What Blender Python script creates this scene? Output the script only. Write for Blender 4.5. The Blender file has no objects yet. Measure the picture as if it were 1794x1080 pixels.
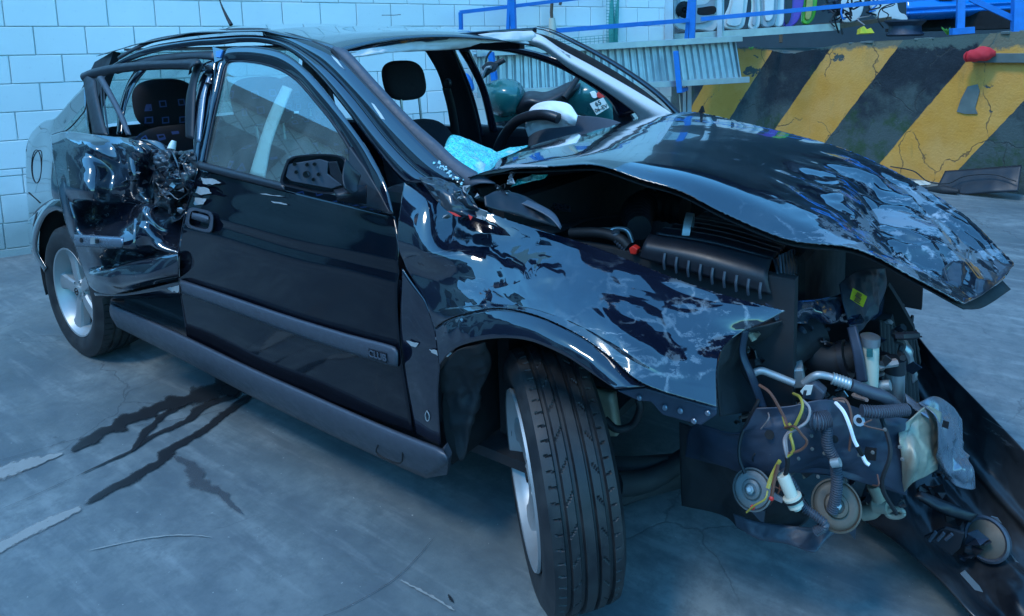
import bpy, bmesh, math, random
import numpy as np
from mathutils import Vector, Matrix, noise
random.seed(7)
R = math.radians
S_ = bpy.context.scene
COL = S_.collection

# ------------------------------------------------------------------ camera
POS = np.array([.848, -1.985, 1.367]); FOC = 1151.; PX, PY = 1033.5, 219.9
_y, _p, _r = R(121.94), R(6.855), R(-1.03)
FW = np.array([math.cos(_y)*math.cos(_p), math.sin(_y)*math.cos(_p), -math.sin(_p)])
_r0 = np.array([math.sin(_y), -math.cos(_y), 0.]); _u0 = np.cross(_r0, FW)
RT = math.cos(_r)*_r0 + math.sin(_r)*_u0
UPV = -math.sin(_r)*_r0 + math.cos(_r)*_u0
cd = bpy.data.cameras.new('camera'); cam = bpy.data.objects.new('camera', cd); COL.objects.link(cam)
m4 = Matrix([[RT[i], UPV[i], -FW[i], POS[i]] for i in range(3)] + [[0, 0, 0, 1]])
cam.matrix_world = m4
cd.sensor_fit = 'HORIZONTAL'; cd.sensor_width = 36; cd.lens = 36*FOC/1794
cd.shift_x = -(PX-897)/1794; cd.shift_y = (PY-540)/1794
cd.clip_start = .05; cd.clip_end = 2000
S_.camera = cam

# ------------------------------------------------------------------ light
SUN_EL, SUN_AZ = R(60), R(-105)        # azimuth of the direction towards the sun, from +X
w = bpy.data.worlds.new('World'); S_.world = w; w.use_nodes = True
nt = w.node_tree; bg = nt.nodes['Background']
sk = nt.nodes.new('ShaderNodeTexSky'); sk.sky_type = 'NISHITA'; sk.sun_disc = False
sk.sun_elevation = SUN_EL; sk.sun_rotation = math.pi/2 - SUN_AZ
sk.air_density = 1.3; sk.dust_density = .3; sk.ozone_density = 3.0
tint = nt.nodes.new('ShaderNodeMix'); tint.data_type = 'RGBA'; tint.blend_type = 'MULTIPLY'; tint.inputs[0].default_value = 1
tint.inputs[7].default_value = (.38, .96, 1.2, 1); nt.links.new(sk.outputs[0], tint.inputs[6])     # cool camera white balance
nt.links.new(tint.outputs[2], bg.inputs[0]); bg.inputs[1].default_value = .15
sd = bpy.data.lights.new('sun', 'SUN'); sd.energy = .5; sd.angle = R(12); sd.color = (1, .97, .92)
so = bpy.data.objects.new('sun', sd); COL.objects.link(so)
sdir = Vector((math.cos(SUN_EL)*math.cos(SUN_AZ), math.cos(SUN_EL)*math.sin(SUN_AZ), math.sin(SUN_EL)))
so.rotation_euler = sdir.to_track_quat('Z', 'Y').to_euler(); so.location = (6, -10, 9)
vs = S_.view_settings; vs.view_transform = 'Standard'; vs.look = 'None'; vs.gamma = 1; vs.use_curve_mapping = False
vs.exposure = 1.5

# ------------------------------------------------------------------ helpers
def ray(px, py): return FW + RT*(px-PX)/FOC - UPV*(py-PY)/FOC
EU = np.array([.881, -.473, 0]); WU = np.array([.473, .881, 0])       # block wall: normal, run
ED = np.array([.937, -.35, 0]); ND = np.array([.35, .937, 0])         # dock wall: run, normal
AX = {'x': np.array([1., 0, 0]), 'y': np.array([0, 1., 0]), 'z': np.array([0, 0, 1.]), 'u': EU, 'v': WU, 'D': ND}
def at(px, py, ax, val):
    d = ray(px, py)
    if ax == 'd': return POS + d*val
    n = AX[ax]; return POS + d*((val-POS@n)/(d@n))
PROF_Z = [0, .2, .35, .6, .8, .97, 1.2, 1.38, 1.5]
PROF_Y = [-.78, -.80, -.83, -.85, -.84, -.80, -.69, -.585, -.48]
def yside(x, z):
    y = float(np.interp(z, PROF_Z, PROF_Y))
    if x > -.2: y += .16*(x+.2)**2
    if x < -2.6: y += .42*(-x-2.6)**2
    return y
_YG = np.linspace(-1.15, -.35, 161)
def _g(px, py, off, Yv):
    d = ray(px, py); t = (Yv-POS[1])/d[1]; X = POS[0]+t*d[0]; Z = POS[2]+t*d[2]
    S = np.interp(Z, PROF_Z, PROF_Y)+.16*np.maximum(X+.2, 0)**2+.42*np.maximum(-X-2.6, 0)**2
    return Yv-(S-off)
def SD(px, py, off=0.):
    """first hit of the pixel's ray with the body side surface (pushed out by off)"""
    g = _g(px, py, off, _YG); k = np.where((g[:-1] < 0) & (g[1:] >= 0))[0]
    if len(k): i = k[0]; y = _YG[i]-g[i]*(_YG[i+1]-_YG[i])/(g[i+1]-g[i])
    else: y = _YG[int(np.argmin(np.abs(g)))]
    return at(px, py, 'y', y)
def pt(c):
    """c: (px,py) on the body side, (px,py,off) same with offset, (px,py,'y',v) etc."""
    if len(c) == 2: return SD(*c)
    if len(c) == 3: return SD(c[0], c[1], c[2])
    return at(c[0], c[1], c[2], c[3])

def tag(o, label=None, cat=None, group=None, kind=None):
    if label: o['label'] = label
    if cat: o['category'] = cat
    if group: o['group'] = group
    if kind: o['kind'] = kind
    return o
def empty(name, loc=(0, 0, 0), rz=0, **k):
    o = bpy.data.objects.new(name, None); COL.objects.link(o); o.location = loc; o.rotation_euler = (0, 0, rz)
    o.empty_display_size = .05
    return tag(o, **k)
def mk(name, V, F, mat, parent=None, smooth=False, thick=0, bevel=0, sub=0, off=0, auto=None, mats=None, fm=None):
    me = bpy.data.meshes.new(name); me.from_pydata([tuple(map(float, v)) for v in V], [], F); me.update()
    if mats:
        for q in mats: me.materials.append(q)
        if fm:
            for p_, i_ in zip(me.polygons, fm): p_.material_index = i_
    else: me.materials.append(mat)
    bm = bmesh.new(); bm.from_mesh(me); bmesh.ops.recalc_face_normals(bm, faces=bm.faces); bm.to_mesh(me); bm.free()
    if smooth:
        for p_ in me.polygons: p_.use_smooth = True
        if auto:
            try: me.set_sharp_from_angle(angle=R(auto))
            except Exception: pass
    o = bpy.data.objects.new(name, me); COL.objects.link(o)
    if parent is not None:
        o.parent = parent; o.matrix_parent_inverse = parent.matrix_basis.inverted() if hasattr(parent, 'matrix_basis') else Matrix()
    if sub: s = o.modifiers.new('s', 'SUBSURF'); s.levels = s.render_levels = sub
    if thick: s = o.modifiers.new('t', 'SOLIDIFY'); s.thickness = thick; s.offset = off
    if bevel: s = o.modifiers.new('b', 'BEVEL'); s.width = bevel; s.segments = 2; s.limit_method = 'ANGLE'
    return o
def cr(P, n):
    """resample a polyline of vectors to n points, Catmull-Rom, by index"""
    P = np.array(P, float); m = len(P); T = np.linspace(0, m-1, n); out = []
    for t in T:
        i = min(int(t), m-2); f = t-i
        p1, p2 = P[i], P[i+1]; p0 = P[i-1] if i > 0 else 2*p1-p2; p3 = P[i+2] if i+2 < m else 2*p2-p1
        out.append(.5*((2*p1)+(-p0+p2)*f+(2*p0-5*p1+4*p2-p3)*f*f+(-p0+3*p1-3*p2+p3)*f**3))
    return np.array(out)
def lin(P, n):
    """resample polyline by arc length, straight segments"""
    P = np.array(P, float); L = np.r_[0, np.cumsum(np.linalg.norm(np.diff(P, axis=0), axis=1))]
    T = np.linspace(0, L[-1], n); return np.stack([np.interp(T, L, P[:, k]) for k in range(P.shape[1])], 1)
def arc(P, n): return lin(cr(P, max(40, 6*len(P))), n)
def crumple(V, amp, freq, seed, ridge=True, aniso=(1, 1, 1)):
    """sheet-metal crumple: displacement with flat facets and sharp creases"""
    out = []
    for p in V:
        q = Vector((p[0]*aniso[0], p[1]*aniso[1], p[2]*aniso[2]))*freq + Vector((seed*3.1, seed*1.7, seed*.9))
        q = q + .35*noise.noise_vector(q*.8)
        d = 0
        for k, (f, a) in enumerate(((1, 1), (2.1, .42), (4.3, .17))):
            n1 = noise.noise(q*f + Vector((k*5., 0, 0)))
            d += a*((1-abs(n1)*2.6) if ridge else n1*1.6)
        out.append(d*amp)
    return np.array(out)
def _h(i, j, s): 
    return (math.sin(i*127.1+j*311.7+s*74.7)*43758.5453) % 1.0
def facets(x, y, size, seed):
    """height of a random folded sheet made of flat triangles with straight creases, -1..1"""
    x, y = x/size, y/size; w = noise.noise_vector(Vector((x*.7, y*.7, seed*1.3)))*.28; x += w[0]; y += w[1]
    sk = (x+y)*.3660254; i, j = math.floor(x+sk), math.floor(y+sk); fx, fy = x+sk-i, y+sk-j
    if fx > fy: a, b, c = (i, j), (i+1, j), (i+1, j+1); wa, wb, wc = 1-fx, fx-fy, fy
    else: a, b, c = (i, j), (i, j+1), (i+1, j+1); wa, wb, wc = 1-fy, fy-fx, fx
    return 2*(wa*_h(*a, seed)+wb*_h(*b, seed)+wc*_h(*c, seed))-1
def fold(G, amp, size, seed, k=(1, .32, .07)):
    U = np.r_[0, np.cumsum(np.linalg.norm(np.diff(G[G.shape[0]//2], axis=0), axis=1))]; Vv = np.r_[0, np.cumsum(np.linalg.norm(np.diff(G[:, G.shape[1]//2], axis=0), axis=1))]
    D = np.zeros(G.shape[:2])
    for a in range(G.shape[0]):
        for b in range(G.shape[1]):
            D[a, b] = amp*(k[0]*facets(U[b], Vv[a], size, seed)+k[1]*facets(U[b], Vv[a], size*.43, seed+5)+k[2]*facets(U[b], Vv[a], size*.17, seed+9))
    return D
def vnormals(G):
    du = np.gradient(G, axis=1); dv = np.gradient(G, axis=0); n = np.cross(du, dv)
    n /= np.linalg.norm(n, axis=2, keepdims=True)+1e-9; return n
def gridfaces(nv, nu, flip=False):
    F = []
    for j in range(nv-1):
        for i in range(nu-1):
            a = j*nu+i; f = (a, a+1, a+nu+1, a+nu); F.append(f[::-1] if flip else f)
    return F
def patch(name, rows, mat, parent, nu=60, nv=30, amp=0, freq=5, seed=1, mask=None, thick=.003, edge_fade=True, straight=False, fn=None, auto=None, jag=0, aniso=(1, 1, 1), off=0, size=0, k=(1, .32, .07)):
    f = lin if straight else arc
    Rr = [f([pt(c) for c in r], nu) for r in rows]
    G = np.array([ (lin if (len(rows) == 2 or straight) else cr)([r[i] for r in Rr], nv) for i in range(nu)]).transpose(1, 0, 2)
    N = vnormals(G)
    # towards the viewer
    if np.mean(np.einsum('ijk,ijk->ij', N, POS-G)) < 0: N = -N
    if amp:
        D = fold(G, amp, size, seed, k) if size else crumple(G.reshape(-1, 3), amp, freq, seed, aniso=aniso).reshape(nv, nu)
        U, Vv = np.meshgrid(np.linspace(0, 1, nu), np.linspace(0, 1, nv))
        if edge_fade: D = D*np.clip(np.minimum.reduce([U, 1-U, Vv, 1-Vv])*9, .12, 1)
        if mask: D = D*np.vectorize(mask)(U, Vv)
        G = G + N*D[..., None]
    if fn: G = fn(G, N)
    if jag:
        for j in (0, -1):
            for i in range(nu): G[j, i] += N[j, i]*0 + np.array([0, 0, jag*noise.noise(Vector((i*.9, j, seed)))])
    return mk(name, G.reshape(-1, 3), gridfaces(nv, nu), mat, parent, smooth=True, thick=thick, auto=auto, off=off)
def strip(name, A, B, mat, parent, n=30, m=4, thick=.004, bulge=0, straight=False, auto=None):
    def fn(G, N):
        if bulge:
            t = np.linspace(0, 1, G.shape[0]); G = G + N*(bulge*np.sin(np.pi*t))[:, None, None]
        return G
    return patch(name, [A, B], mat, parent, nu=n, nv=m, thick=thick, fn=fn, straight=straight, auto=auto)
def poly(name, pts, mat, parent, depth=.01, dirv=None, bevel=0, smooth=False):
    """polygon from points (3D or specs), extruded away from the viewer by depth"""
    P = [pt(c) if not isinstance(c, np.ndarray) else c for c in pts]; P = np.array(P); n = len(P)
    if dirv is None:
        c = P.mean(0); nn = np.zeros(3)
        for i in range(n): nn += np.cross(P[i]-c, P[(i+1) % n]-c)
        nn /= np.linalg.norm(nn)+1e-9
        if nn@(c-POS) < 0: nn = -nn
        dirv = nn
    Q = P + np.array(dirv)*depth
    V = np.r_[P, Q]; F = [tuple(range(n)), tuple(range(2*n-1, n-1, -1))]+[(i, (i+1) % n, n+(i+1) % n, n+i) for i in range(n)]
    return mk(name, V, F, mat, parent, bevel=bevel, smooth=smooth, auto=30)
def tube_mesh(P, r, seg=10, n=None, rib=0, ribn=0, cap=True):
    P = np.array(P, float)
    if n: P = arc(P, n)
    m = len(P); rr = np.full(m, r, float) if np.isscalar(r) else np.interp(np.linspace(0, 1, m), np.linspace(0, 1, len(r)), r)
    if rib: rr = rr*(1+rib*np.sign(np.sin(np.arange(m)*np.pi/2*1.0+.3)))
    T = np.gradient(P, axis=0); T /= np.linalg.norm(T, axis=1, keepdims=True)+1e-9
    a = np.array([0, 0, 1.]); a = a if abs(T[0]@a) < .9 else np.array([1., 0, 0])
    V = []; nrm = np.cross(T[0], a); nrm /= np.linalg.norm(nrm)
    for i in range(m):
        nrm = nrm - T[i]*(nrm@T[i]); nrm /= np.linalg.norm(nrm)+1e-9; b = np.cross(T[i], nrm)
        for k in range(seg):
            an = 2*math.pi*k/seg; V.append(P[i]+rr[i]*(math.cos(an)*nrm+math.sin(an)*b))
    F = [(i*seg+k, i*seg+(k+1) % seg, (i+1)*seg+(k+1) % seg, (i+1)*seg+k) for i in range(m-1) for k in range(seg)]
    if cap: F += [tuple(range(seg))[::-1], tuple(range((m-1)*seg, m*seg))]
    return V, F
def tube(name, P, r, mat, parent, seg=10, n=None, rib=0, smooth=True):
    P = [pt(c) if isinstance(c, tuple) and (len(c) in (2, 4) or abs(c[0]) > 20) else np.array(c) for c in P]
    V, F = tube_mesh(P, r, seg, n, rib); return mk(name, V, F, mat, parent, smooth=smooth, auto=50)
def boxm(c, s, Rm=None):
    V = []
    for x in (-1, 1):
        for y in (-1, 1):
            for z in (-1, 1):
                v = np.array([x*s[0]/2, y*s[1]/2, z*s[2]/2]); V.append((Rm@v if Rm is not None else v)+np.array(c))
    return V, [(0, 1, 3, 2), (4, 6, 7, 5), (0, 4, 5, 1), (2, 3, 7, 6), (0, 2, 6, 4), (1, 5, 7, 3)]
def box(name, c, s, mat, parent=None, Rm=None, bevel=0):
    V, F = boxm(c, s, Rm); return mk(name, V, F, mat, parent, bevel=bevel)
class MB:
    def __init__(s): s.V = []; s.F = []
    def add(s, VF): n = len(s.V); s.V += [np.array(v) for v in VF[0]]; s.F += [tuple(i+n for i in f) for f in VF[1]]; return s
    def mk(s, name, mat, parent=None, **k): return mk(name, s.V, s.F, mat, parent, **k)
def frame(xd, zd):
    x = np.array(xd, float); x /= np.linalg.norm(x); z = np.array(zd, float); z -= x*(z@x); z /= np.linalg.norm(z)
    return np.stack([x, np.cross(z, x), z], 1)
def beam(name, a, b, wd, hd, mat, parent=None, up=(0, 0, 1), bevel=.002):
    a, b = np.array(a, float), np.array(b, float); d = b-a
    if abs(d[2])/np.linalg.norm(d) > .95: up = (1, .3, 0)
    return box(name, (a+b)/2, (np.linalg.norm(d), wd, hd), mat, parent, frame(d, up), bevel)
def lathe(name, prof, c, axis, mat, parent, seg=32, smooth=True, auto=35):
    """prof: (radius, along) pairs, axis: unit vector"""
    ax = np.array(axis, float); ax /= np.linalg.norm(ax); t = np.array([0, 0, 1.]) if abs(ax[2]) < .9 else np.array([1., 0, 0])
    a = np.cross(ax, t); a /= np.linalg.norm(a); b = np.cross(ax, a); V = []
    for r_, h in prof:
        for k in range(seg):
            an = 2*math.pi*k/seg; V.append(np.array(c)+ax*h+r_*(math.cos(an)*a+math.sin(an)*b))
    m = len(prof); F = [(i*seg+k, i*seg+(k+1) % seg, (i+1)*seg+(k+1) % seg, (i+1)*seg+k) for i in range(m-1) for k in range(seg)]
    return mk(name, V, F, mat, parent, smooth=smooth, auto=auto)

# ------------------------------------------------------------------ materials
class NT:
    def __init__(s, name):
        s.m = bpy.data.materials.new(name); s.m.use_nodes = True; s.t = s.m.node_tree; s.b = s.t.nodes['Principled BSDF']; s.tc = s.n('ShaderNodeTexCoord')
    def n(s, ty, **k):
        o = s.t.nodes.new(ty)
        for a, v in k.items(): setattr(o, a, v)
        return o
    def l(s, a, b): s.t.links.new(a, b)
    def mapping(s, sc=(1, 1, 1), rot=(0, 0, 0), loc=(0, 0, 0), src='Object'):
        o = s.n('ShaderNodeMapping'); o.inputs['Scale'].default_value = sc; o.inputs['Rotation'].default_value = rot; o.inputs['Location'].default_value = loc
        s.l(s.tc.outputs[src], o.inputs[0]); return o.outputs[0]
    def noise(s, scale, detail=6, rough=.6, sc=(1, 1, 1), rot=(0, 0, 0), loc=(0, 0, 0), dist=0, src='Object'):
        o = s.n('ShaderNodeTexNoise'); o.inputs['Scale'].default_value = scale; o.inputs['Detail'].default_value = detail; o.inputs['Roughness'].default_value = rough; o.inputs['Distortion'].default_value = dist
        s.l(s.mapping(sc, rot, loc, src), o.inputs['Vector']); return o.outputs['Fac']
    def voro(s, scale, feature='DISTANCE_TO_EDGE', out='Distance', vec=None, rnd=1):
        o = s.n('ShaderNodeTexVoronoi', feature=feature); o.inputs['Scale'].default_value = scale; o.inputs['Randomness'].default_value = rnd
        s.l(vec if vec is not None else s.mapping(), o.inputs['Vector']); return o.outputs[out]
    def ramp(s, f, stops):
        o = s.n('ShaderNodeValToRGB'); e = o.color_ramp.elements
        while len(e) < len(stops): e.new(.5)
        for q, (p, c) in zip(e, stops): q.position = p; q.color = (c, c, c, 1) if np.isscalar(c) else (*c, 1)
        s.l(f, o.inputs[0]); return o.outputs[0]
    def mix(s, f, a, b):
        o = s.n('ShaderNodeMix', data_type='RGBA')
        for i, v in ((0, f), (6, a), (7, b)):
            if isinstance(v, (int, float)): o.inputs[i].default_value = v
            elif isinstance(v, tuple): o.inputs[i].default_value = (*v, 1)
            else: s.l(v, o.inputs[i])
        return o.outputs[2]
    def math(s, op, a, b=0.):
        o = s.n('ShaderNodeMath', operation=op)
        for i, v in ((0, a), (1, b)):
            if isinstance(v, (int, float)): o.inputs[i].default_value = v
            else: s.l(v, o.inputs[i])
        return o.outputs[0]
    def bump(s, h, st=.3, d=.01):
        o = s.n('ShaderNodeBump'); o.inputs['Strength'].default_value = st; o.inputs['Distance'].default_value = d; s.l(h, o.inputs['Height']); s.l(o.outputs[0], s.b.inputs['Normal']); return o
    def set(s, **k):
        for a, v in k.items():
            a = a.replace('_', ' '); i = s.b.inputs[a]
            if isinstance(v, tuple): i.default_value = (*v, 1)
            elif isinstance(v, (int, float)): i.default_value = v
            else: s.l(v, i)
        return s.m
M = {}
def simple(name, col, rough=.5, metal=0, var=.25, scale=30, bumpst=0, spec=.5, coat=0):
    t = NT(name); f = t.noise(scale, 5, .6)
    c0 = tuple(max(0, x*(1-var)) for x in col); c1 = tuple(x*(1+var) for x in col)
    t.set(Base_Color=t.mix(f, c0, c1), Metallic=metal, Coat_Weight=coat, Specular_IOR_Level=spec)
    rr = t.ramp(t.noise(scale*.6, 4, .6, loc=(3, 1, 2)), [(.3, max(0, rough-.08)), (.7, min(1, rough+.1))]); t.set(Roughness=rr)
    if bumpst: t.bump(t.noise(scale*2, 4), bumpst, .003)
    M[name] = t.m; return t.m

def paint(name, col=(.005, .007, .016), scuff=0., wave=.0, dust=.015, sc=1., rough=.035, region=None, prim=(.33, .36, .38), ior=1.62, coat=1.):
    t = NT(name)
    d = t.ramp(t.noise(3.5, 8, .62), [(.42, 0.), (.75, 1.)])
    base = t.mix(t.math('MULTIPLY', d, dust), col, (.25, .27, .28))
    rg = t.math('ADD', t.math('MULTIPLY', d, .07 if dust else .02), rough)
    met = 0.
    if scuff:
        a = t.ramp(t.noise(4.2*sc, 3, .5, loc=(1, 7, 2)), [(.56-.06*scuff, 0.), (.60-.06*scuff+.05, 1.)])
        b = t.ramp(t.noise(13*sc, 9, .75, sc=(.7, .7, 2.8), rot=(0, .4, 0)), [(.60, 0.), (.615, 1.)])
        c = t.ramp(t.noise(6*sc, 8, .65, sc=(.5, .5, 16), rot=(.1, -.45, .1), dist=.3), [(.63, 0.), (.65, .8)])
        s_ = t.math('MULTIPLY', a, t.math('MAXIMUM', t.math('MULTIPLY', b, .8), c))
        if region:
            sx = t.n('ShaderNodeSeparateXYZ'); t.l(t.tc.outputs['Object'], sx.inputs[0]); mr = t.n('ShaderNodeMapRange'); mr.inputs[1].default_value, mr.inputs[2].default_value = region; t.l(sx.outputs[0], mr.inputs[0])
            big = t.ramp(t.math('ADD', t.noise(4.2*sc, 9, .70, sc=(.55, .8, 2.6), rot=(.1, -.45, .1), loc=(4, 4, 4)), t.math('MULTIPLY', mr.outputs[0], .13)), [(.66, 0.), (.68, .5)])
            wv = t.n('ShaderNodeVectorMath', operation='ADD'); t.l(t.mapping((1, 1, 1.4)), wv.inputs[0]); nz = t.n('ShaderNodeTexNoise'); nz.inputs['Scale'].default_value = 7; nz.inputs['Detail'].default_value = 6; t.l(t.mapping(), nz.inputs['Vector'])
            sv = t.n('ShaderNodeVectorMath', operation='SCALE'); sv.inputs['Scale'].default_value = .22; t.l(nz.outputs['Color'], sv.inputs[0]); t.l(sv.outputs[0], wv.inputs[1])
            ln = t.math('MULTIPLY', t.ramp(t.voro(9, vec=wv.outputs[0]), [(0., 1.), (.035, .55), (.06, 0.)]), t.ramp(t.noise(12, 7, .7, loc=(6, 2, 2)), [(.47, 0.), (.56, .9)]))
            s_ = t.math('MAXIMUM', s_, t.math('MULTIPLY', ln, mr.outputs[0]))
            s_ = t.math('MAXIMUM', t.math('MULTIPLY', s_, t.math('ADD', t.math('MULTIPLY', mr.outputs[0], .8), .2)), t.math('MULTIPLY', big, mr.outputs[0]))
        base = t.mix(t.math('MULTIPLY', s_, .8*min(1, scuff)), base, prim)
        rg = t.math('ADD', rg, t.math('MULTIPLY', s_, .45))
    t.set(Base_Color=base, Roughness=rg, Specular_IOR_Level=.5, Coat_Weight=coat, Coat_Roughness=.02, Metallic=0.)
    t.b.inputs['IOR'].default_value = ior; t.b.inputs['Coat IOR'].default_value = 1.65
    if wave: t.bump(t.noise(2.6, 2, .4), wave, .03)
    M[name] = t.m; return t.m
paint('paint', ior=1.55, coat=.7); paint('paint_door', (.003, .004, .008), wave=.15, dust=.012, ior=1.42, coat=.15); paint('paint_scuffed', scuff=1.0, sc=1.5, rough=.075, region=(-.1, .5)); paint('paint_bonnet', (.005, .008, .016), scuff=1., sc=1.2, dust=.10, wave=.06, rough=.10, region=(.28, .65), prim=(.34, .40, .45)); paint('paint_quarter', (.014, .020, .022), dust=.22, rough=.08)
paint('paint_bumper', (.004, .005, .008), scuff=.25, rough=.30, ior=1.45, coat=.1, dust=.15); paint('paint_bare', (.006, .008, .016), scuff=.8, rough=.28, dust=.4, ior=1.5, coat=.3)
simple('black_plastic', (.012, .014, .02), .45); simple('trim_plastic', (.055, .065, .085), .42, scale=60, bumpst=.15)
simple('rubber', (.012, .013, .016), .62, scale=40); simple('void_black', (.004, .005, .007), .8)
simple('dark_fabric', (.010, .011, .018), .9, scale=200, bumpst=.5); simple('dusty_metal', (.09, .09, .085), .6, .2, var=.6, scale=20, bumpst=.3); simple('headliner', (.66, .60, .58), .9, scale=18, var=.12, bumpst=.3)
simple('alloy', (.36, .38, .39), .42, .5, var=.06); simple('galvanised', (.42, .46, .47), .42, .6, var=.25, scale=9)
simple('bare_steel', (.36, .38, .40), .35, .8, var=.25, scale=12); simple('rusty_steel', (.12, .085, .06), .6, .3, var=.4, scale=20)
simple('blue_paint', (.003, .15, .50), .45, scale=12, var=.3); simple('white_plastic', (.62, .64, .6), .4, var=.1)
simple('cream_plastic', (.55, .53, .43), .4, var=.08); simple('red_plastic', (.65, .03, .02), .35); simple('red_cloth', (.62, .02, .03), .75, scale=12)
simple('airbag', (.82, .82, .84), .75, scale=14, var=.05, bumpst=.4); simple('dash', (.06, .075, .10), .55, scale=120, bumpst=.2)
simple('yellow_label', (.72, .60, .02), .45, var=.1); simple('yellow_wire', (.38, .30, .05), .4); simple('brown_wire', (.14, .06, .04), .4); simple('grey_wire', (.3, .26, .26), .4)
simple('green_body', (.02, .13, .13), .25, scale=8, coat=.5); simple('seat_vinyl', (.015, .015, .02), .4); simple('green_paint', (.10, .40, .02), .35, scale=8, var=.3)
simple('purple_paint', (.09, .03, .32), .3, scale=8, var=.3); simple('panel_white', (.55, .57, .56), .35, scale=10, var=.12); simple('panel_grey', (.28, .32, .35), .35, scale=10, var=.15)
simple('car_blue', (.0, .18, .62), .25, scale=5, var=.1, coat=.6); simple('olive_block', (.35, .33, .10), .7); simple('leaf', (.08, .26, .03), .6)
simple('steel_blue_inner', (.028, .04, .065), .5, .2, var=.7, scale=14, bumpst=.2); simple('underbody', (.018, .02, .024), .7, var=.5, scale=14)
simple('tan_metal', (.30, .28, .22), .5, .3, var=.3, scale=14); simple('mesh_teal', (.03, .28, .25), .5)

def mat_ground():
    t = NT('concrete_ground')
    n1 = t.noise(.9, 9, .62, sc=(1, 1.3, 1), dist=.3); n2 = t.noise(3.4, 10, .7, rot=(0, 0, .6), sc=(1, 2.4, 1)); n3 = t.noise(60, 4, .6); n4 = t.noise(.45, 3, .5, loc=(4, 2, 0))
    c = t.mix(t.ramp(n1, [(.36, 0.), (.64, 1.)]), (.085, .115, .125), (.23, .265, .265))
    c = t.mix(t.ramp(n2, [(.40, .6), (.58, 0.)]), c, (.08, .105, .125))
    c = t.mix(t.math('MULTIPLY', t.ramp(n4, [(.5, 0.), (.62, 1.)]), .5), c, (.235, .25, .25))
    c = t.mix(t.math('MULTIPLY', n3, .22), c, (.08, .09, .1))
    # faint rust blush and pale specks
    rs = t.ramp(t.noise(1.3, 6, .6, loc=(9, 3, 0)), [(.62, 0.), (.74, .5)]); c = t.mix(rs, c, (.22, .15, .10))
    c = t.mix(t.ramp(t.noise(7, 6, .6, sc=(.25, 2.2, 1), rot=(0, 0, .5), loc=(3, 8, 0)), [(.52, 0.), (.66, .35)]), c, (.30, .33, .33)); c = t.mix(t.ramp(t.noise(16, 8, .75), [(.45, .0), (.62, .6)]), c, (.09, .115, .125))
    sp = t.ramp(t.noise(70, 2, .5, loc=(2, 2, 2)), [(.74, 0.), (.77, .6)]); c = t.mix(sp, c, (.45, .46, .45))
    # hairline cracks
    wv = t.n('ShaderNodeVectorMath', operation='ADD'); t.l(t.mapping(), wv.inputs[0])
    nz = t.n('ShaderNodeTexNoise'); nz.inputs['Scale'].default_value = 3; nz.inputs['Detail'].default_value = 8; t.l(t.mapping(), nz.inputs['Vector'])
    sc_ = t.n('ShaderNodeVectorMath', operation='SCALE'); sc_.inputs['Scale'].default_value = .35; t.l(nz.outputs['Color'], sc_.inputs[0]); t.l(sc_.outputs[0], wv.inputs[1])
    v = t.voro(.9, vec=wv.outputs[0]); ck = t.ramp(v, [(.0, .45), (.003, 0.)])
    ck = t.math('MULTIPLY', ck, t.ramp(t.noise(1.1, 3, .5, loc=(5, 5, 0)), [(.46, 0.), (.56, 1.)]))
    c = t.mix(ck, c, (.03, .035, .04))
    r = t.ramp(n2, [(.3, .50), (.7, .74)])
    t.bump(t.math('SUBTRACT', t.math('ADD', t.math('MULTIPLY', n3, .35), n2), ck), .25, .008)
    M['ground'] = t.set(Base_Color=c, Roughness=r); 
mat_ground()
def mat_block():
    t = NT('painted_block')
    oi = t.n('ShaderNodeObjectInfo')
    n = t.noise(6, 8, .65, src='Generated'); g = t.noise(140, 3, .6)
    wg = t.noise(2.2, 7, .65)
    wg_o = t.n('ShaderNodeTexNoise'); wg_o.inputs['Scale'].default_value = 1.6; wg_o.inputs['Detail'].default_value = 8
    gm = t.n('ShaderNodeNewGeometry'); t.l(gm.outputs['Position'], wg_o.inputs['Vector'])
    c = t.mix(t.ramp(wg_o.outputs['Fac'], [(.35, 0.), (.7, 1.)]), (.80, .83, .81), (.90, .92, .90))
    c = t.mix(t.math('MULTIPLY', oi.outputs['Random'], .35), c, (.70, .74, .73))
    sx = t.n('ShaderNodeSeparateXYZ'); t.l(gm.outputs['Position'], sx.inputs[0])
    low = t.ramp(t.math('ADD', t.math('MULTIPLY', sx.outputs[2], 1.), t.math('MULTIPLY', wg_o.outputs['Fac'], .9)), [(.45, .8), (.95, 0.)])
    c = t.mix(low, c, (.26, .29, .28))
    c = t.mix(t.ramp(t.noise(9, 8, .7), [(.62, 0.), (.74, .35)]), c, (.28, .31, .30))
    t.bump(t.math('ADD', g, t.math('MULTIPLY', n, .6)), .35, .004)
    M['block'] = t.set(Base_Color=c, Roughness=.8)
mat_block()
simple('mortar', (.58, .61, .60), .9, scale=40, bumpst=.4)
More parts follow.
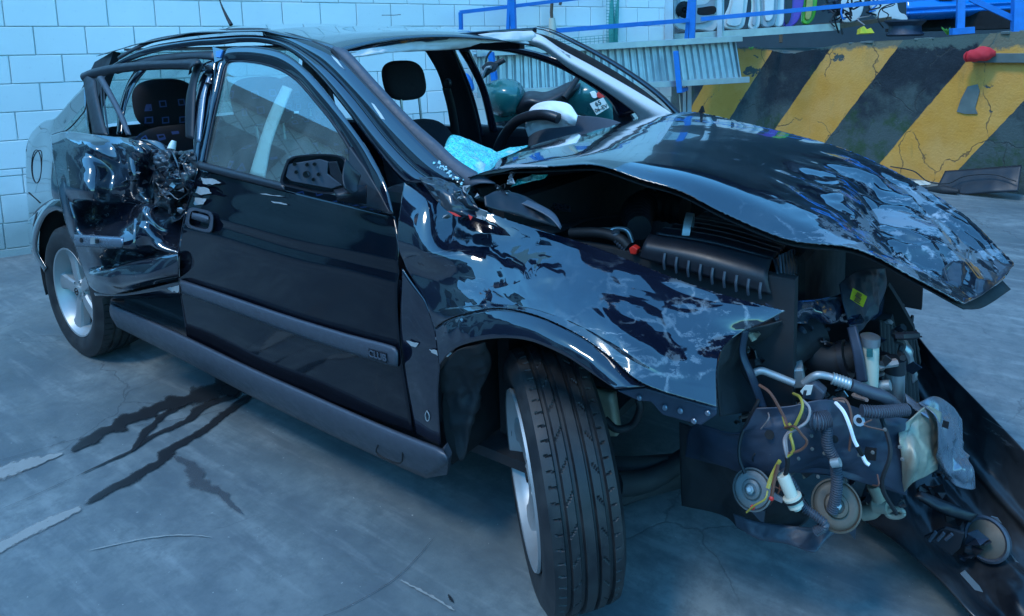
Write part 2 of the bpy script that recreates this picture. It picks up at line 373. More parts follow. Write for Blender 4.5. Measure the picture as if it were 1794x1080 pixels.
def mat_dock():
    t = NT('hazard_painted_concrete')
    gm = t.n('ShaderNodeNewGeometry'); d1 = t.n('ShaderNodeVectorMath', operation='DOT_PRODUCT'); t.l(gm.outputs['Position'], d1.inputs[0]); d1.inputs[1].default_value = (.937, -.35, -.75)
    wob = t.noise(9, 5, .6); s = t.math('ADD', d1.outputs['Value'], t.math('MULTIPLY', t.math('SUBTRACT', wob, .5), .035))
    ph = t.math('FRACT', t.math('DIVIDE', t.math('ADD', s, 2.73+15), 1.49)); blk = t.ramp(ph, [(.0, 1.), (.500, 1.), (.506, 0.), (1., 0.)])
    n = t.noise(2.2, 9, .65); n2 = t.noise(7, 9, .7, loc=(3, 0, 0)); sx = t.n('ShaderNodeSeparateXYZ'); t.l(gm.outputs['Position'], sx.inputs[0]); z = sx.outputs[2]
    yel = t.mix(t.ramp(n, [(.3, 0.), (.72, 1.)]), (.60, .225, .02), (.72, .31, .05))
    yel = t.mix(t.ramp(t.noise(5, 8, .7, sc=(1, 1, .25)), [(.56, 0.), (.72, .55)]), yel, (.13, .10, .045))
    yel = t.mix(t.ramp(t.noise(1.3, 6, .6, loc=(8, 1, 3)), [(.45, 0.), (.62, .6)]), yel, (.70, .34, .10))
    black = t.mix(t.ramp(n2, [(.35, 0.), (.7, 1.)]), (.005, .008, .014), (.018, .024, .032))
    # worn bare concrete and moss on the lower black bands
    wear = t.ramp(t.math('ADD', t.math('MULTIPLY', n, 1.), t.math('MULTIPLY', z, -.34)), [(.17, 0.), (.34, .9)])
    black = t.mix(t.math('MULTIPLY', wear, .9), black, (.07, .09, .085))
    moss = t.ramp(t.math('ADD', t.noise(3.1, 8, .7, loc=(7, 1, 1)), t.math('MULTIPLY', z, -.16)), [(.44, 0.), (.56, .85)])
    black = t.mix(moss, black, (.022, .05, .012))
    c = t.mix(blk, yel, black)
    # chipped patches
    ch = t.ramp(t.noise(2.8, 9, .62, sc=(1, 1, 1.5), loc=(2.3, 4, 1)), [(.66, 0.), (.672, 1.)]); c = t.mix(ch, c, (.06, .075, .07))
    wv = t.n('ShaderNodeVectorMath', operation='ADD'); t.l(t.mapping((1, 1, .7)), wv.inputs[0])
    nz = t.n('ShaderNodeTexNoise'); nz.inputs['Scale'].default_value = 4; nz.inputs['Detail'].default_value = 8; t.l(t.mapping(), nz.inputs['Vector'])
    sc_ = t.n('ShaderNodeVectorMath', operation='SCALE'); sc_.inputs['Scale'].default_value = .3; t.l(nz.outputs['Color'], sc_.inputs[0]); t.l(sc_.outputs[0], wv.inputs[1])
    ck = t.math('MULTIPLY', t.ramp(t.voro(1.6, vec=wv.outputs[0]), [(0., .9), (.012, 0.)]), t.ramp(n, [(.45, 0.), (.5, 1.)]))
    c = t.mix(ck, c, (.03, .03, .03))
    top = t.ramp(t.math('ADD', z, t.math('MULTIPLY', n2, .25)), [(.0, 0.), (1., 1.)])
    tp = t.ramp(t.math('SUBTRACT', t.math('ADD', z, t.math('MULTIPLY', n2, .22)), .42), [(.97, 0.), (1., .85)])
    c = t.mix(tp, c, (.09, .12, .10))
    t.bump(t.math('SUBTRACT', t.math('ADD', n2, t.noise(50, 3)), t.math('ADD', t.math('MULTIPLY', ch, 1.5), ck)), .45, .012)
    M['dock'] = t.set(Base_Color=c, Roughness=.75)
mat_dock()
simple('dock_top', (.12, .14, .13), .85, scale=6, var=.5, bumpst=.4)
def mat_glass():
    t = NT('door_glass'); tr = t.n('ShaderNodeBsdfTransparent'); tr.inputs[0].default_value = (.80, .92, .90, 1); gl = t.n('ShaderNodeBsdfGlossy'); gl.inputs['Roughness'].default_value = .015
    df = t.n('ShaderNodeBsdfDiffuse'); df.inputs[0].default_value = (.45, .5, .48, 1); gm = t.n('ShaderNodeNewGeometry'); dt = t.n('ShaderNodeVectorMath', operation='DOT_PRODUCT'); t.l(gm.outputs['Normal'], dt.inputs[0]); t.l(gm.outputs['Incoming'], dt.inputs[1])
    fres = t.math('ADD', .10, t.math('MULTIPLY', .9, t.math('POWER', t.math('SUBTRACT', 1., t.math('ABSOLUTE', dt.outputs['Value'])), 4.5)))
    m1 = t.n('ShaderNodeMixShader'); m1.inputs[0].default_value = .12; t.l(tr.outputs[0], m1.inputs[1]); t.l(df.outputs[0], m1.inputs[2])
    m2 = t.n('ShaderNodeMixShader'); t.l(fres, m2.inputs[0]); t.l(m1.outputs[0], m2.inputs[1]); t.l(gl.outputs[0], m2.inputs[2])
    dn = t.ramp(t.noise(6, 6, .6, dist=.6), [(.35, .06), (.7, .16)]); t.l(dn, m1.inputs[0])
    out = [n_ for n_ in t.t.nodes if n_.type == 'OUTPUT_MATERIAL'][0]; t.l(m2.outputs[0], out.inputs[0]); M['glass'] = t.m
    t = NT('shattered_glass'); v = t.voro(150, 'F1', 'Color'); e = t.voro(150)
    hs = t.n('ShaderNodeSeparateColor'); t.l(v, hs.inputs[0])
    big = t.ramp(t.noise(9, 3, .5, loc=(1, 3, 0)), [(.52, 0.), (.60, 1.)])
    c = t.mix(hs.outputs[0], (.0, .42, .42), (.10, .85, .80)); c = t.mix(t.math('MULTIPLY', big, .8), c, (.62, .74, .78))
    c = t.mix(t.ramp(e, [(0., .9), (.06, 0.)]), c, (.75, .9, .92)); t.bump(hs.outputs[1], 1., .004)
    M['shatter'] = t.set(Base_Color=c, Roughness=.2, Specular_IOR_Level=.7)
mat_glass()
def mat_seat():
    t = NT('patterned_seat_cloth'); mp = t.mapping((26, 26, 26)); br = t.n('ShaderNodeTexVoronoi', feature='F1', distance='CHEBYCHEV'); br.inputs['Scale'].default_value = .55; br.inputs['Randomness'].default_value = .25; t.l(mp, br.inputs['Vector'])
    ring = t.ramp(br.outputs['Distance'], [(.14, 0.), (.15, 1.), (.22, 1.), (.23, 0.)])
    c = t.mix(ring, (.008, .009, .015), (.05, .08, .22)); t.bump(t.noise(300, 2), .4, .002); M['seat_cloth'] = t.set(Base_Color=c, Roughness=.92)
mat_seat()

# ================================================================== SETTING
def wl(u, v, z): return EU*u + WU*v + np.array([0, 0, z])
# ground: one sheet to the horizon, finely divided near the camera
ground = mk('ground', [(-300, -300, 0), (300, -300, 0), (300, 300, 0), (-300, 300, 0)], [(0, 1, 2, 3)], M['ground']); tag(ground, 'worn grey blue concrete yard with stains and cracks', kind='structure')
ground['label'] = 'worn grey concrete yard under the wrecked car'

# --- block wall: u = -4.13 plane, each block a part
WZ = [-.02, .055, .233, .429, .558, .605, .799, .992, .1835+1., 1.375, 1.568, 1.760, 1.952, 2.144, 2.336, 2.528, 2.72]
UW = -4.13; V0, V1 = -3.6, 3.03
wall_e = empty('block_wall', wl(UW, V0, 0), label='pale painted concrete block wall behind the wrecked car', cat='wall')
WZ += [2.912, 3.104, 3.296, 3.49, 3.68]; zz = (WZ[0], 6.2)
mbm = MB()
Rw = np.stack([EU, WU, np.array([0, 0, 1.])], 1)
mbm.add(boxm(wl(UW-.125, (V0+V1)/2, (zz[0]+zz[1])/2), (.236, V1-V0, zz[1]-zz[0]), Rw)); mbm.mk('mortar_core', M['mortar'], wall_e)
_bm = {}
def blockmesh(L, H):
    k = (round(L, 3), round(H, 3))
    if k not in _bm:
        V, F = boxm((0, 0, 0), (.022, L, H)); me = bpy.data.meshes.new('block'); me.from_pydata([tuple(v) for v in V], [], F); me.materials.append(M['block'])
        bm = bmesh.new(); bm.from_mesh(me); bmesh.ops.recalc_face_normals(bm, faces=bm.faces)
        bmesh.ops.bevel(bm, geom=[e for e in bm.edges], offset=.0035, segments=1, affect='EDGES'); bm.to_mesh(me); bm.free(); _bm[k] = me
    return _bm[k]
PITCH = .2835; J = .0055
rest = MB(); nb = 0
for c in range(len(WZ)-1):
    z0, z1 = WZ[c], WZ[c+1]; H = z1-z0-J
    thin = H < .09
    off = -2.375 if c % 2 == 1 else -2.237
    if c in (7, 9): off = -2.237+.0
    off = {9: -2.375, 8: -2.520+.285-.002, 7: -2.375, 6: -2.24, 5: -2.375, 3: -2.24, 2: -2.37}.get(c, off)
    v = off - PITCH*8
    while v < V1:
        a, b = max(v, V0), min(v+PITCH, V1)
        if b-a > .04:
            L = b-a-J; cc = wl(UW-.0035+random.uniform(-.0015, .0015), (a+b)/2, (z0+z1)/2)
            if c <= 12 and nb < 290 and a > -3.2:
                o = bpy.data.objects.new('block', blockmesh(L, H)); COL.objects.link(o); o.parent = wall_e
                o.matrix_parent_inverse = wall_e.matrix_basis.inverted()
                o.matrix_basis = Matrix.Translation(Vector(cc)) @ Matrix([[*Rw[i], 0] for i in range(3)]+[[0, 0, 0, 1]]) @ Matrix.Rotation(random.uniform(-.002, .002), 4, 'Z'); nb += 1
            else: rest.add(boxm(cc, (.03, L, H), Rw))
        v += PITCH
rest.mk('upper_blocks', M['block'], wall_e, bevel=.003)['kind'] = 'stuff'

# --- loading dock: plane D = 4.9
DD = 4.9
def ad(px, py, d=DD): return at(px, py, 'D', d)
dock_e = empty('loading_dock', ED*(-1)+ND*DD, label='concrete loading dock wall with yellow and black hazard stripes', cat='loading dock')
topl = [(1060, 98), (1210, 92), (1290, 85), (1330, 84), (1352, 88), (1376, 95), (1400, 92), (1440, 84), (1480, 76), (1530, 73), (1600, 69), (1645, 66), (1700, 61), (1760, 57), (1794, 55)]
tp = [ad(*p) for p in topl]
s_end = tp[-1]; tp += [s_end+ED*.8+np.array([0, 0, .0]), s_end+ED*2.6]
def dockwall():
    n = 120; P = lin(tp, n); rows = 22; V = []; F = []
    for j in range(rows):
        for i in range(n):
            q = P[i].copy(); zt = q[2]+.006*noise.noise(Vector((i*.35, 0, 0))); q[2] = -.05+(zt+.05)*j/(rows-1)
            k = .008*noise.noise(Vector((q[0]*3, q[2]*3, 4)))
            # recessed slab band on the right, below the coping
            s = q@ED
            q = q - ND*k
            V.append(q)
    F = gridfaces(rows, n)
    return V, F, P
V, F, P = dockwall(); mk('striped_face', V, F, M['dock'], dock_e, smooth=True)
# top slab behind the face
Vt = [p-np.array([0, 0, .004]) for p in P]+[p+ND*3.5-np.array([0, 0, .03]) for p in P]; n = len(P)
mk('dock_top', Vt, [(i, i+1, n+i+1, n+i) for i in range(n-1)], M['dock_top'], dock_e)
# broken concrete lip along the front edge
lip = MB()
for i in range(70):
    s = random.uniform(0, 1); q = P[int(s*(n-1)*.8)]; r_ = random.uniform(.012, .035)
    lip.add(boxm(q+np.array([0, 0, -.004])+ND*random.uniform(.0, .08), (r_*2.2, r_*1.3, r_*.7), frame(ED+np.array([0, random.uniform(-.5, .5), 0]), (random.uniform(-.3, .3), 0, 1))))
lip.mk('broken_edge', M['dock_top'], dock_e, bevel=.004)
# ledge block on the right with a stepped slab
a_, b_ = ad(1705, 96), ad(1794, 96)
lp = [ad(1702, 110, DD-.05), ad(1702, 94, DD-.05), ad(1794, 94, DD-.05)+ED*.8, ad(1794, 110, DD-.05)+ED*.8]
poly('ledge_slab', [np.array(q) for q in lp], M['dock_top'], dock_e, depth=.12, dirv=ND, bevel=.004)
# spalled hole with bare concrete
hole = [(1683, 175), (1695, 152), (1712, 148), (1716, 160), (1708, 190), (1712, 200), (1690, 200), (1676, 196)]
poly('patched_hole', [ad(x, y, DD-.012) for x, y in hole], M['dock_top'], dock_e, depth=.02, dirv=ND)
for nm, pl in () and (('crack', [(1672, 200), (1676, 235), (1680, 262), (1672, 275), (1678, 292), (1677, 300)]), ('crack', [(1712, 200), (1730, 203), (1748, 207)]), ('crack', [(1470, 105), (1474, 122), (1470, 138), (1475, 150)]), ('crack', [(1676, 215), (1668, 232), (1660, 245)])):
    A = [ad(x, y, DD-.013) for x, y in pl]; V, F = tube_mesh(lin(A, 14), .004, 5); mk(nm, V, F, M['void_black'], dock_e)

# --- ground marks (wet trails) as thin sheets lying on the concrete
def wetmat():
    for nm, c0, c1, ro in (('wet', (.012, .013, .016), (.03, .032, .036), .35), ('streak', (.24, .25, .24), (.33, .335, .32), .8), ('damp', (.05, .055, .065), (.09, .095, .105), .55)):
        t = NT(nm+'_concrete'); t.set(Base_Color=t.mix(t.noise(20, 5), c0, c1), Roughness=ro)
        a = t.n('ShaderNodeAttribute'); a.attribute_name = 'cover'; f = t.math('ADD', a.outputs['Fac'], t.math('MULTIPLY', t.math('SUBTRACT', t.noise(22, 9, .75), .5), 1.5))
        t.set(Alpha=t.ramp(f, [(.26, 0.), (.52, .93 if nm != 'damp' else .6)])); M[nm] = t.m
wetmat()
def streak(name, pts, wd, mat, z=.004, rag=.25, seed=0):
    """pts: image points of the trail on the ground; wd: widths in metres"""
    P = arc([at(x, y, 'z', 0) for x, y in pts], 60); W = np.interp(np.linspace(0, 1, 60), np.linspace(0, 1, len(wd)), wd)
    T = np.gradient(P, axis=0); T /= np.linalg.norm(T, axis=1, keepdims=True); Nn = np.stack([-T[:, 1], T[:, 0], 0*T[:, 0]], 1); V = []; A = []
    cols = (-1.7, -1., -.5, .5, 1., 1.7)
    for i in range(60):
        for q_ in cols:
            sgn = 1 if q_ > 0 else -1
            k = W[i]/2*max(.15, 1+rag*1.6*noise.noise(Vector((i*.22, sgn*9, seed)))+rag*.3*noise.noise(Vector((i*.5, sgn*9, seed))))
            q = P[i]+Nn[i]*k*q_; q[2] = z; V.append(q); A.append(max(0, 1-abs(q_)/1.7)*min(1, (i+1)/4, (60-i)/4))
    nc = len(cols); o = mk(name, V, [(i*nc+j, i*nc+j+1, (i+1)*nc+j+1, (i+1)*nc+j) for i in range(59) for j in range(nc-1)], mat, ground)
    at_ = o.data.attributes.new('cover', 'FLOAT', 'POINT')
    for i, v in enumerate(A): at_.data[i].value = v
    return o
streak('wet_trail', [(445, 690), (400, 722), (350, 760), (305, 785), (285, 808), (240, 835), (185, 865), (148, 888)], [.05, .04, .04, .038, .048, .042, .045, .025], M['wet'], .004, .35, 1)
streak('wet_trail', [(430, 690), (360, 712), (330, 738), (270, 765), (225, 795), (180, 815), (132, 838)], [.045, .045, .035, .03, .02, .012, .004], M['wet'], .0046, .5, 2)
streak('wet_trail', [(440, 672), (370, 690), (310, 715), (262, 752), (235, 790), (228, 798)], [.06, .06, .045, .03, .03, .01], M['wet'], .0052, .6, 3)
streak('wet_trail', [(430, 668), (350, 695), (270, 720), (190, 755), (120, 798)], [.14, .14, .09, .08, .03], M['wet'], .0058, .8, 4)
streak('wet_trail', [(560, 655), (480, 668), (420, 680), (390, 695)], [.02, .28, .18, .06], M['wet'], .0064, .3, 5)
streak('damp_branch', [(300, 800), (330, 815), (345, 835), (350, 852), (385, 865), (402, 885), (430, 907)], [.01, .02, .04, .04, .018, .016, .004], M['damp'], .0070, .5, 6)
streak('dry_streak', [(146, 890), (90, 915), (40, 940), (-30, 975)], [.03, .045, .05, .05], M['streak'], .004, .15, 7)
streak('dry_streak', [(115, 795), (60, 812), (0, 830), (-40, 842)], [.01, .06, .09, .1], M['streak'], .0046, .3, 8)
for i, pl in enumerate(([(560, 655), (380, 722), (200, 755), (0, 808), (-60, 820)], [(130, 838), (60, 870), (0, 895)], [(765, 940), (700, 1010), (620, 1060), (560, 1085)])):
    streak('ground_crack', pl, [.002, .0028, .0018], M['damp'], .0045, .5, 20+i)
streak('pale_scratch', [(150, 968), (260, 945), (330, 940), (380, 945)], [.003, .005, .002], M['streak'], .0044, .9, 31)
streak('pale_scratch', [(700, 1018), (760, 1050), (800, 1075)], [.003, .006, .003], M['streak'], .0044, .9, 32)
for i, (x, y, r_) in enumerate(((790, 1050, 0),)):
    streak('leaf_stain', [(x-5, y-6), (x, y+2), (x+5, y+9)], [.002, .007, .002], M['wet'], .0044, .9, 40+i)

# --- corrugated metal ramp on its side, from beside the block wall to the dock
ramp = empty('corrugated_ramp', at(1060, 165, 'd', 6.3)*np.array([1, 1, 1]), label='grey corrugated metal loading ramp hung on its side from blue posts', cat='loading ramp')
LT, LB, RTp, RBt = at(828, 96, 'd', 5.75), at(828, 163, 'd', 5.75), at(1285, 70, 'd', 6.85), at(1297, 138, 'd', 6.85)
Mt, Mb = at(1128, 78, 'd', 6.5), at(1128, 150, 'd', 6.5)
def ramp_sheet():
    n = 330; V = []; run = RTp-LT; nrm = np.cross(run, np.array([0, 0, 1.])); nrm /= np.linalg.norm(nrm)
    if nrm@(LT-POS) > 0: nrm = -nrm
    for i in range(n):
        t = i/(n-1); a = LT+(RTp-LT)*t; b = LB+(RBt-LB)*t
        ph = (t*36) % 1; d = .022 if ph < .5 else (0.0 if ph > .62 and ph < .92 else .011)
        V += [a+nrm*d, b+nrm*d]
    return V, [(2*i, 2*i+1, 2*i+3, 2*i+2) for i in range(n-1)], nrm
V, F, RN = ramp_sheet(); mk('corrugated_sheet', V, F, M['galvanised'], ramp, thick=.003)
up = np.array([0, 0, .028])
for nm, a, b in (('top_flange', LT+up, RTp+up), ('bottom_flange', LB-up*.6, RBt-up*.6)):
    run = b-a; rl_ = RN
    mbx = MB(); mbx.add(boxm((a+b)/2+RN*.065, (np.linalg.norm(run), .17, .012), frame(run, (0, 0, 1)))); mbx.add(boxm((a+b)/2+RN*.15+np.array([0, 0, -.018 if nm[0] == 't' else .012]), (np.linalg.norm(run), .012, .06), frame(run, (0, 0, 1))))
    mbx.mk(nm, M['galvanised'], ramp, bevel=.003)
beam('end_plate', RTp+np.array([0, 0, .03])+RN*.02, RBt-np.array([0, 0, .03])+RN*.02, .05, .012, M['galvanised'], ramp)

# --- blue railings and posts
def rail(name, pts, label, group=None, wd=.045):
    e = empty(name, pts[0][0], label=label, cat='railing', group=group); return e
def pbeam(nm, x0, y0, x1, y1, d0, d1, w_, par, mat='blue_paint'):
    return beam(nm, at(x0, y0, 'd', d0), at(x1, y1, 'd', d1), w_, w_, M[mat], par)
r1 = empty('blue_railing', at(893, 150, 'd', 6.2), label='blue tube railing with twin posts in front of the pale block wall', cat='railing')
def ub(nm, x0, y0, x1, y1, w_, u=-3.92, par=r1): return beam(nm, at(x0, y0, 'u', u), at(x1, y1, 'u', u), w_, w_, M['blue_paint'], par)
ub('top_rail', 806, 22, 893, 12, .033); ub('top_rail', 893, 12, 1110, -14, .033); ub('drop_post', 807, 22, 808, 62, .03); ub('post', 897, -40, 903, 150, .045, -3.88); ub('post', 894, -40, 886, 150, .03, -3.90)
beam('lower_rail', at(976, 54, 'u', -3.92), at(1205, 36, 'd', 6.9), .045, .045, M['blue_paint'], r1); pbeam('lower_rail', 1228, 34, 1592, 0, 6.9, 7.1, .045, r1); pbeam('lower_rail', 1592, 0, 1794, -19, 7.1, 7.2, .045, r1)
pbeam('post', 1216, -40, 1212, 75, 6.9, 6.95, .062, r1); pbeam('post', 1212, -40, 1202, 75, 6.95, 6.95, .04, r1)
hk = empty('blue_ramp_hook', at(1186, 92, 'd', 6.3), label='blue flat bar hooked over the front of the corrugated ramp', cat='bracket')
pbeam('flat_bar', 1184, 90, 1191, 163, 6.32, 6.32, .05, hk); pbeam('hook_end', 1191, 160, 1203, 156, 6.34, 6.6, .035, hk); pbeam('strap', 1190, 165, 1193, 205, 6.34, 6.34, .01, hk, 'tan_metal')
sp_ = empty('grey_support_post', at(1206, 260, 'd', 6.85), label='grey steel post standing under the ramp at the dock face', cat='post')
pbeam('post_flange', 1199, 150, 1199, 280, 6.85, 6.85, .03, sp_, 'galvanised'); pbeam('post_web', 1208, 150, 1208, 280, 6.85, 6.85, .04, sp_, 'galvanised')
hk2 = empty('blue_flat_bar', at(865, 150, 'd', 5.5), label='blue flat bar behind the scooter handlebar', cat='bracket')
pbeam('flat_bar', 860, 92, 867, 145, 5.55, 5.55, .045, hk2)
r2 = empty('blue_gate_post', at(1685, 58, 'd', 7.4), label='blue square post with wide foot plate on the dock edge', cat='post')
pbeam('post', 1685, -60, 1682, 52, 7.15, 7.15, .075, r2); pbeam('foot_plate', 1666, 56, 1705, 53, 7.12, 7.12, .07, r2)
r3 = empty('blue_corner_post', at(1785, 58, 'd', 6.9), label='blue corner post with diagonal brace at the right edge of the dock', cat='post')
pbeam('post', 1787, -60, 1784, 58, 6.95, 6.95, .12, r3); pbeam('brace', 1700, -2, 1800, 45, 7.1, 6.95, .06, r3)

# --- wire mesh strips and rusty pipe on the block wall
ms = empty('wire_mesh_column', wl(-4.0, 1.9, 1.0), label='green post with wire mesh standing against the pale block wall', cat='fence')
U1 = -4.02
def aw(x, y, u=U1): return at(x, y, 'u', u)
pbeam('post', 1070, -40, 1072, 90, 6.75, 6.75, .05, ms, 'mesh_teal'); pbeam('post', 1083, -40, 1079, 80, 6.78, 6.78, .035, ms, 'mesh_teal')
mm = MB()
for i in range(26):
    y = -30+i*5.4; mm.add(tube_mesh([aw(1062, y), aw(1083, y+.3)], .0025, 4))
for x in (1063, 1068, 1073, 1078): mm.add(tube_mesh([aw(x, -35), aw(x, 95)], .0025, 4))
for i in range(9):
    y = 60+i*4.6; mm.add(tube_mesh([aw(830, y+22), aw(1082, y)], .0022, 4))
for i in range(34):
    x = 834+i*7.4; mm.add(tube_mesh([aw(x, 62+(1082-x)*.06), aw(x+.5, 100+(1082-x)*.03)], .0022, 4))
mm.mk('wire_mesh', M['mesh_teal'], ms)['kind'] = 'stuff'
pp = empty('rusty_pipe', wl(-4.05, 1.6, 1.2), label='thin rusty pipe with a pale sleeve on the block wall', cat='pipe')
tube('pipe', [aw(967, -40), aw(967, 5), aw(966, 22), aw(967, 34)], .016, M['rusty_steel'], pp); tube('sleeve', [aw(967, 32), aw(969, 62)], [.03, .045], M['cream_plastic'], pp)
tube('bent_end', [aw(983, -30), aw(983, 2), aw(981, 9)], .015, M['rusty_steel'], pp)

# --- storage rack with loose car doors on the dock
rack = empty('storage_rack', ad(1300, 70, DD+.5), label='galvanised rack on the dock holding loose car doors', cat='rack')
rb = 8.0
pbeam('upright', 1173, -60, 1173, 96, 7.1, 7.1, .09, rack, 'galvanised'); pbeam('upright', 1261, -60, 1261, 74, 7.3, 7.3, .055, rack, 'galvanised'); pbeam('upright', 1267, -60, 1267, 62, 7.35, 7.35, .02, rack, 'galvanised')
beam('shelf_beam', at(1176, 67, 'd', 7.2), at(1470, 47, 'd', 7.75), .04, .085, M['galvanised'], rack); beam('shelf_beam', at(1176, 60, 'd', 7.9), at(1640, 30, 'd', 8.5), .5, .02, M['rusty_steel'], rack)
pbeam('rack_leg', 1368, 50, 1368, 75, 7.7, 7.7, .04, rack, 'rusty_steel'); pbeam('shelf_beam', 1470, 47, 1560, 33, 7.75, 7.9, .05, rack, 'rusty_steel')
def scrap(label, out, mat, d, depth, inner=None, imat=None, nm='loose_car_door', cat='car door', lbl_holes=()):
    e = empty(nm, at(*out[0], 'd', d), label=label, cat=cat, group='loose car doors on the dock rack' if nm == 'loose_car_door' else None)
    P = arc([at(x, y, 'd', d) for x, y in out+[out[0]]], 40)[:-1]
    poly('door_shell', [p for p in P], M[mat], e, depth=depth, bevel=.012)
    if inner:
        for k, (pts, mm_) in enumerate(inner):
            Q = arc([at(x, y, 'd', d-.035-.004*k) for x, y in pts+[pts[0]]], 30)[:-1]
            poly('inner_panel', [p for p in Q], M[mm_], e, depth=.03, bevel=.006)
    for (cx, cy, rr) in lbl_holes:
        lathe('speaker_opening', [(0, .0), (rr*.35, -.02), (rr*.4, .005), (rr, -.01), (rr*1.2, -.03)], at(cx, cy, 'd', d-.07), ray(cx, cy)*-1, M['void_black'], e, seg=16)
    return e
scrap('white car door inner side with round speaker opening, leftmost on the rack', [(1179, -40), (1178, 20), (1181, 42), (1196, 53), (1225, 52), (1256, 48), (1259, -40)], 'panel_white', 7.55, .08, [([(1186, -30), (1186, 8), (1190, 30), (1203, 42), (1240, 38), (1250, 20), (1250, -30)], 'panel_grey'), ([(1192, -30), (1192, 6), (1200, 8), (1240, 6), (1246, -30)], 'panel_white'), ([(1222, 14), (1252, 11), (1252, 24), (1224, 26)], 'void_black')], lbl_holes=[(1199, 18, .085)])
scrap('white car door leaning at a slant right of the second upright', [(1285, -40), (1278, 8), (1268, 30), (1268, 48), (1300, 50), (1308, 20), (1312, -40)], 'panel_white', 7.6, .05, [([(1288, -30), (1282, 12), (1274, 36), (1275, 44), (1296, 44), (1302, 16), (1304, -30)], 'panel_white')])
scrap('narrow pale grey car door edge between the slanted white door and the grey door', [(1312, -40), (1318, 10), (1312, 48), (1330, 47), (1332, 10), (1326, -40)], 'panel_white', 7.65, .05, [([(1316, -30), (1322, 8), (1318, 42), (1324, 42), (1326, 8), (1322, -30)], 'panel_grey')])
scrap('grey car door with ribbed inner panel in the middle of the rack', [(1330, -40), (1334, 20), (1336, 46), (1356, 44), (1362, 20), (1362, -40)], 'panel_grey', 7.7, .05, [([(1338, -30), (1340, 16), (1342, 36), (1352, 34), (1356, 16), (1355, -30)], 'panel_white')])
scrap('pale blue grey car door left of the purple door', [(1356, -40), (1358, 10), (1357, 44), (1372, 43), (1374, 10), (1374, -40)], 'panel_white', 7.75, .05)
scrap('purple car door on the rack left of the green door', [(1374, -40), (1374, 44), (1394, 42), (1404, 24), (1410, -4), (1412, -40)], 'purple_paint', 7.85, .08, [([(1376, -30), (1376, 38), (1384, 36), (1388, 10), (1388, -30)], 'black_plastic')])
scrap('bright green car door on the rack', [(1410, -40), (1406, 24), (1406, 40), (1418, 42), (1428, 28), (1432, 4), (1432, -40)], 'green_paint', 7.9, .05, [([(1416, -30), (1412, 22), (1412, 34), (1420, 32), (1424, 10), (1424, -30)], 'olive_block')])
scrap('white curved car panel right of the tangled parts on the dock', [(1470, -40), (1466, 10), (1474, 37), (1496, 38), (1508, 28), (1514, 8), (1516, -40)], 'panel_white', 8.0, .06, None, nm='loose_body_panel', cat='car panel')
scrap('white bumper piece with hanging straps beside the blue car body', [(1530, -10), (1528, 14), (1540, 33), (1570, 34), (1590, 38), (1588, 26), (1576, 20), (1566, -10)], 'panel_white', 8.0, .06, None, nm='loose_bumper_piece', cat='car panel')
# tangled parts
tg = empty('tangled_car_parts', at(1450, 40, 'd', 7.8), label='tangle of dark wiring and car parts hanging on the rack', cat='car parts')
random.seed(5)
for k in range(16):
    x0, y0 = random.uniform(1436, 1560), random.uniform(-20, 18); P = [at(x0+random.uniform(-14, 14), y0+q*random.uniform(5, 12), 'd', 7.65+random.uniform(-.1, .1)) for q in range(5)]
    tube('cable', P, random.uniform(.006, .012), M[random.choice(['void_black', 'rubber', 'grey_wire', 'blue_paint'] if k % 5 == 0 else ['void_black', 'rubber'])], tg, seg=6, n=16)
for k in range(7):
    x0, y0 = random.uniform(1444, 1476), random.uniform(0, 25); c = at(x0, y0, 'd', 7.75)
    box('dark_bracket', c, (.08, .06, .07), M['black_plastic' if k % 2 else 'steel_blue_inner'], tg, frame((random.random(), random.random(), .3), (0, 0, 1)), .008)
# yellow block feet, drums, blue car
yb = empty('yellow_foot', at(1515, 58, 'd', 7.6), label='small yellow block foot under the rack on the dock', cat='block')
poly('block', [at(x, y, 'd', 7.6) for x, y in ((1507, 59), (1508, 50), (1514, 46), (1520, 53), (1526, 49), (1532, 58))], M['yellow_label'], yb, depth=.1)
dr = empty('dark_wheel_rim', at(1565, 66, 'd', 7.9), label='dark steel wheel rim lying on the dock under the blue car body', cat='wheel rim')
c = at(1585, 64, 'd', 7.75); lathe('rim', [(0, 0), (.19, 0), (.21, .02), (.205, .03), (.18, .06), (.175, .12), (.2, .15), (.225, .17), (.225, .19), (.2, .19), (.17, .16), (0, .14)], c, (0, 0, 1), M['steel_blue_inner'], dr, seg=32)
dr2 = empty('dark_gap_fill', at(1690, 60, 'd', 8.4), label='black fill for the dark gap under the blue car body on the dock', cat='shade fill')
mb = MB(); mb.add(boxm(at(1720, 36, 'd', 8.4), (1.6, .9, .20), frame(ED, (0, 0, 1)))); mb.add(boxm(at(1700, 50, 'd', 8.3), (1.8, .8, .04), frame(ED, (0, 0, 1)))); mb.mk('gap_fill_body', M['void_black'], dr2)  # black boxes put in for the dark cavity under the blue body
bc = empty('blue_car_body', at(1700, 10, 'd', 8.2), label='bright blue car body shell raised on the dock at top right', cat='car')
def bluecar():
    rows = []
    for (ya, k) in ((-70, 0), (-30, -.05), (0, -.10), (14, -.13), (20, -.10), (25, -.11), (33, -.02), (37, .06)):
        rows.append([(x, ya+(-(x-1590)*.055 if ya > 12 else 0) + (0 if ya > 12 else 0), 'd', 8.1+k) for x in (1588, 1600, 1640, 1700, 1760, 1840, 1900)])
    return patch('body_shell', rows, M['car_blue'], bc, nu=40, nv=40, thick=.01)
bluecar()
poly('wheel_arch', [at(x, y, 'd', 7.97) for x, y in ((1632, -30), (1634, -8), (1648, 1), (1668, 1), (1682, -6), (1690, -30))], M['void_black'], bc, depth=.02)
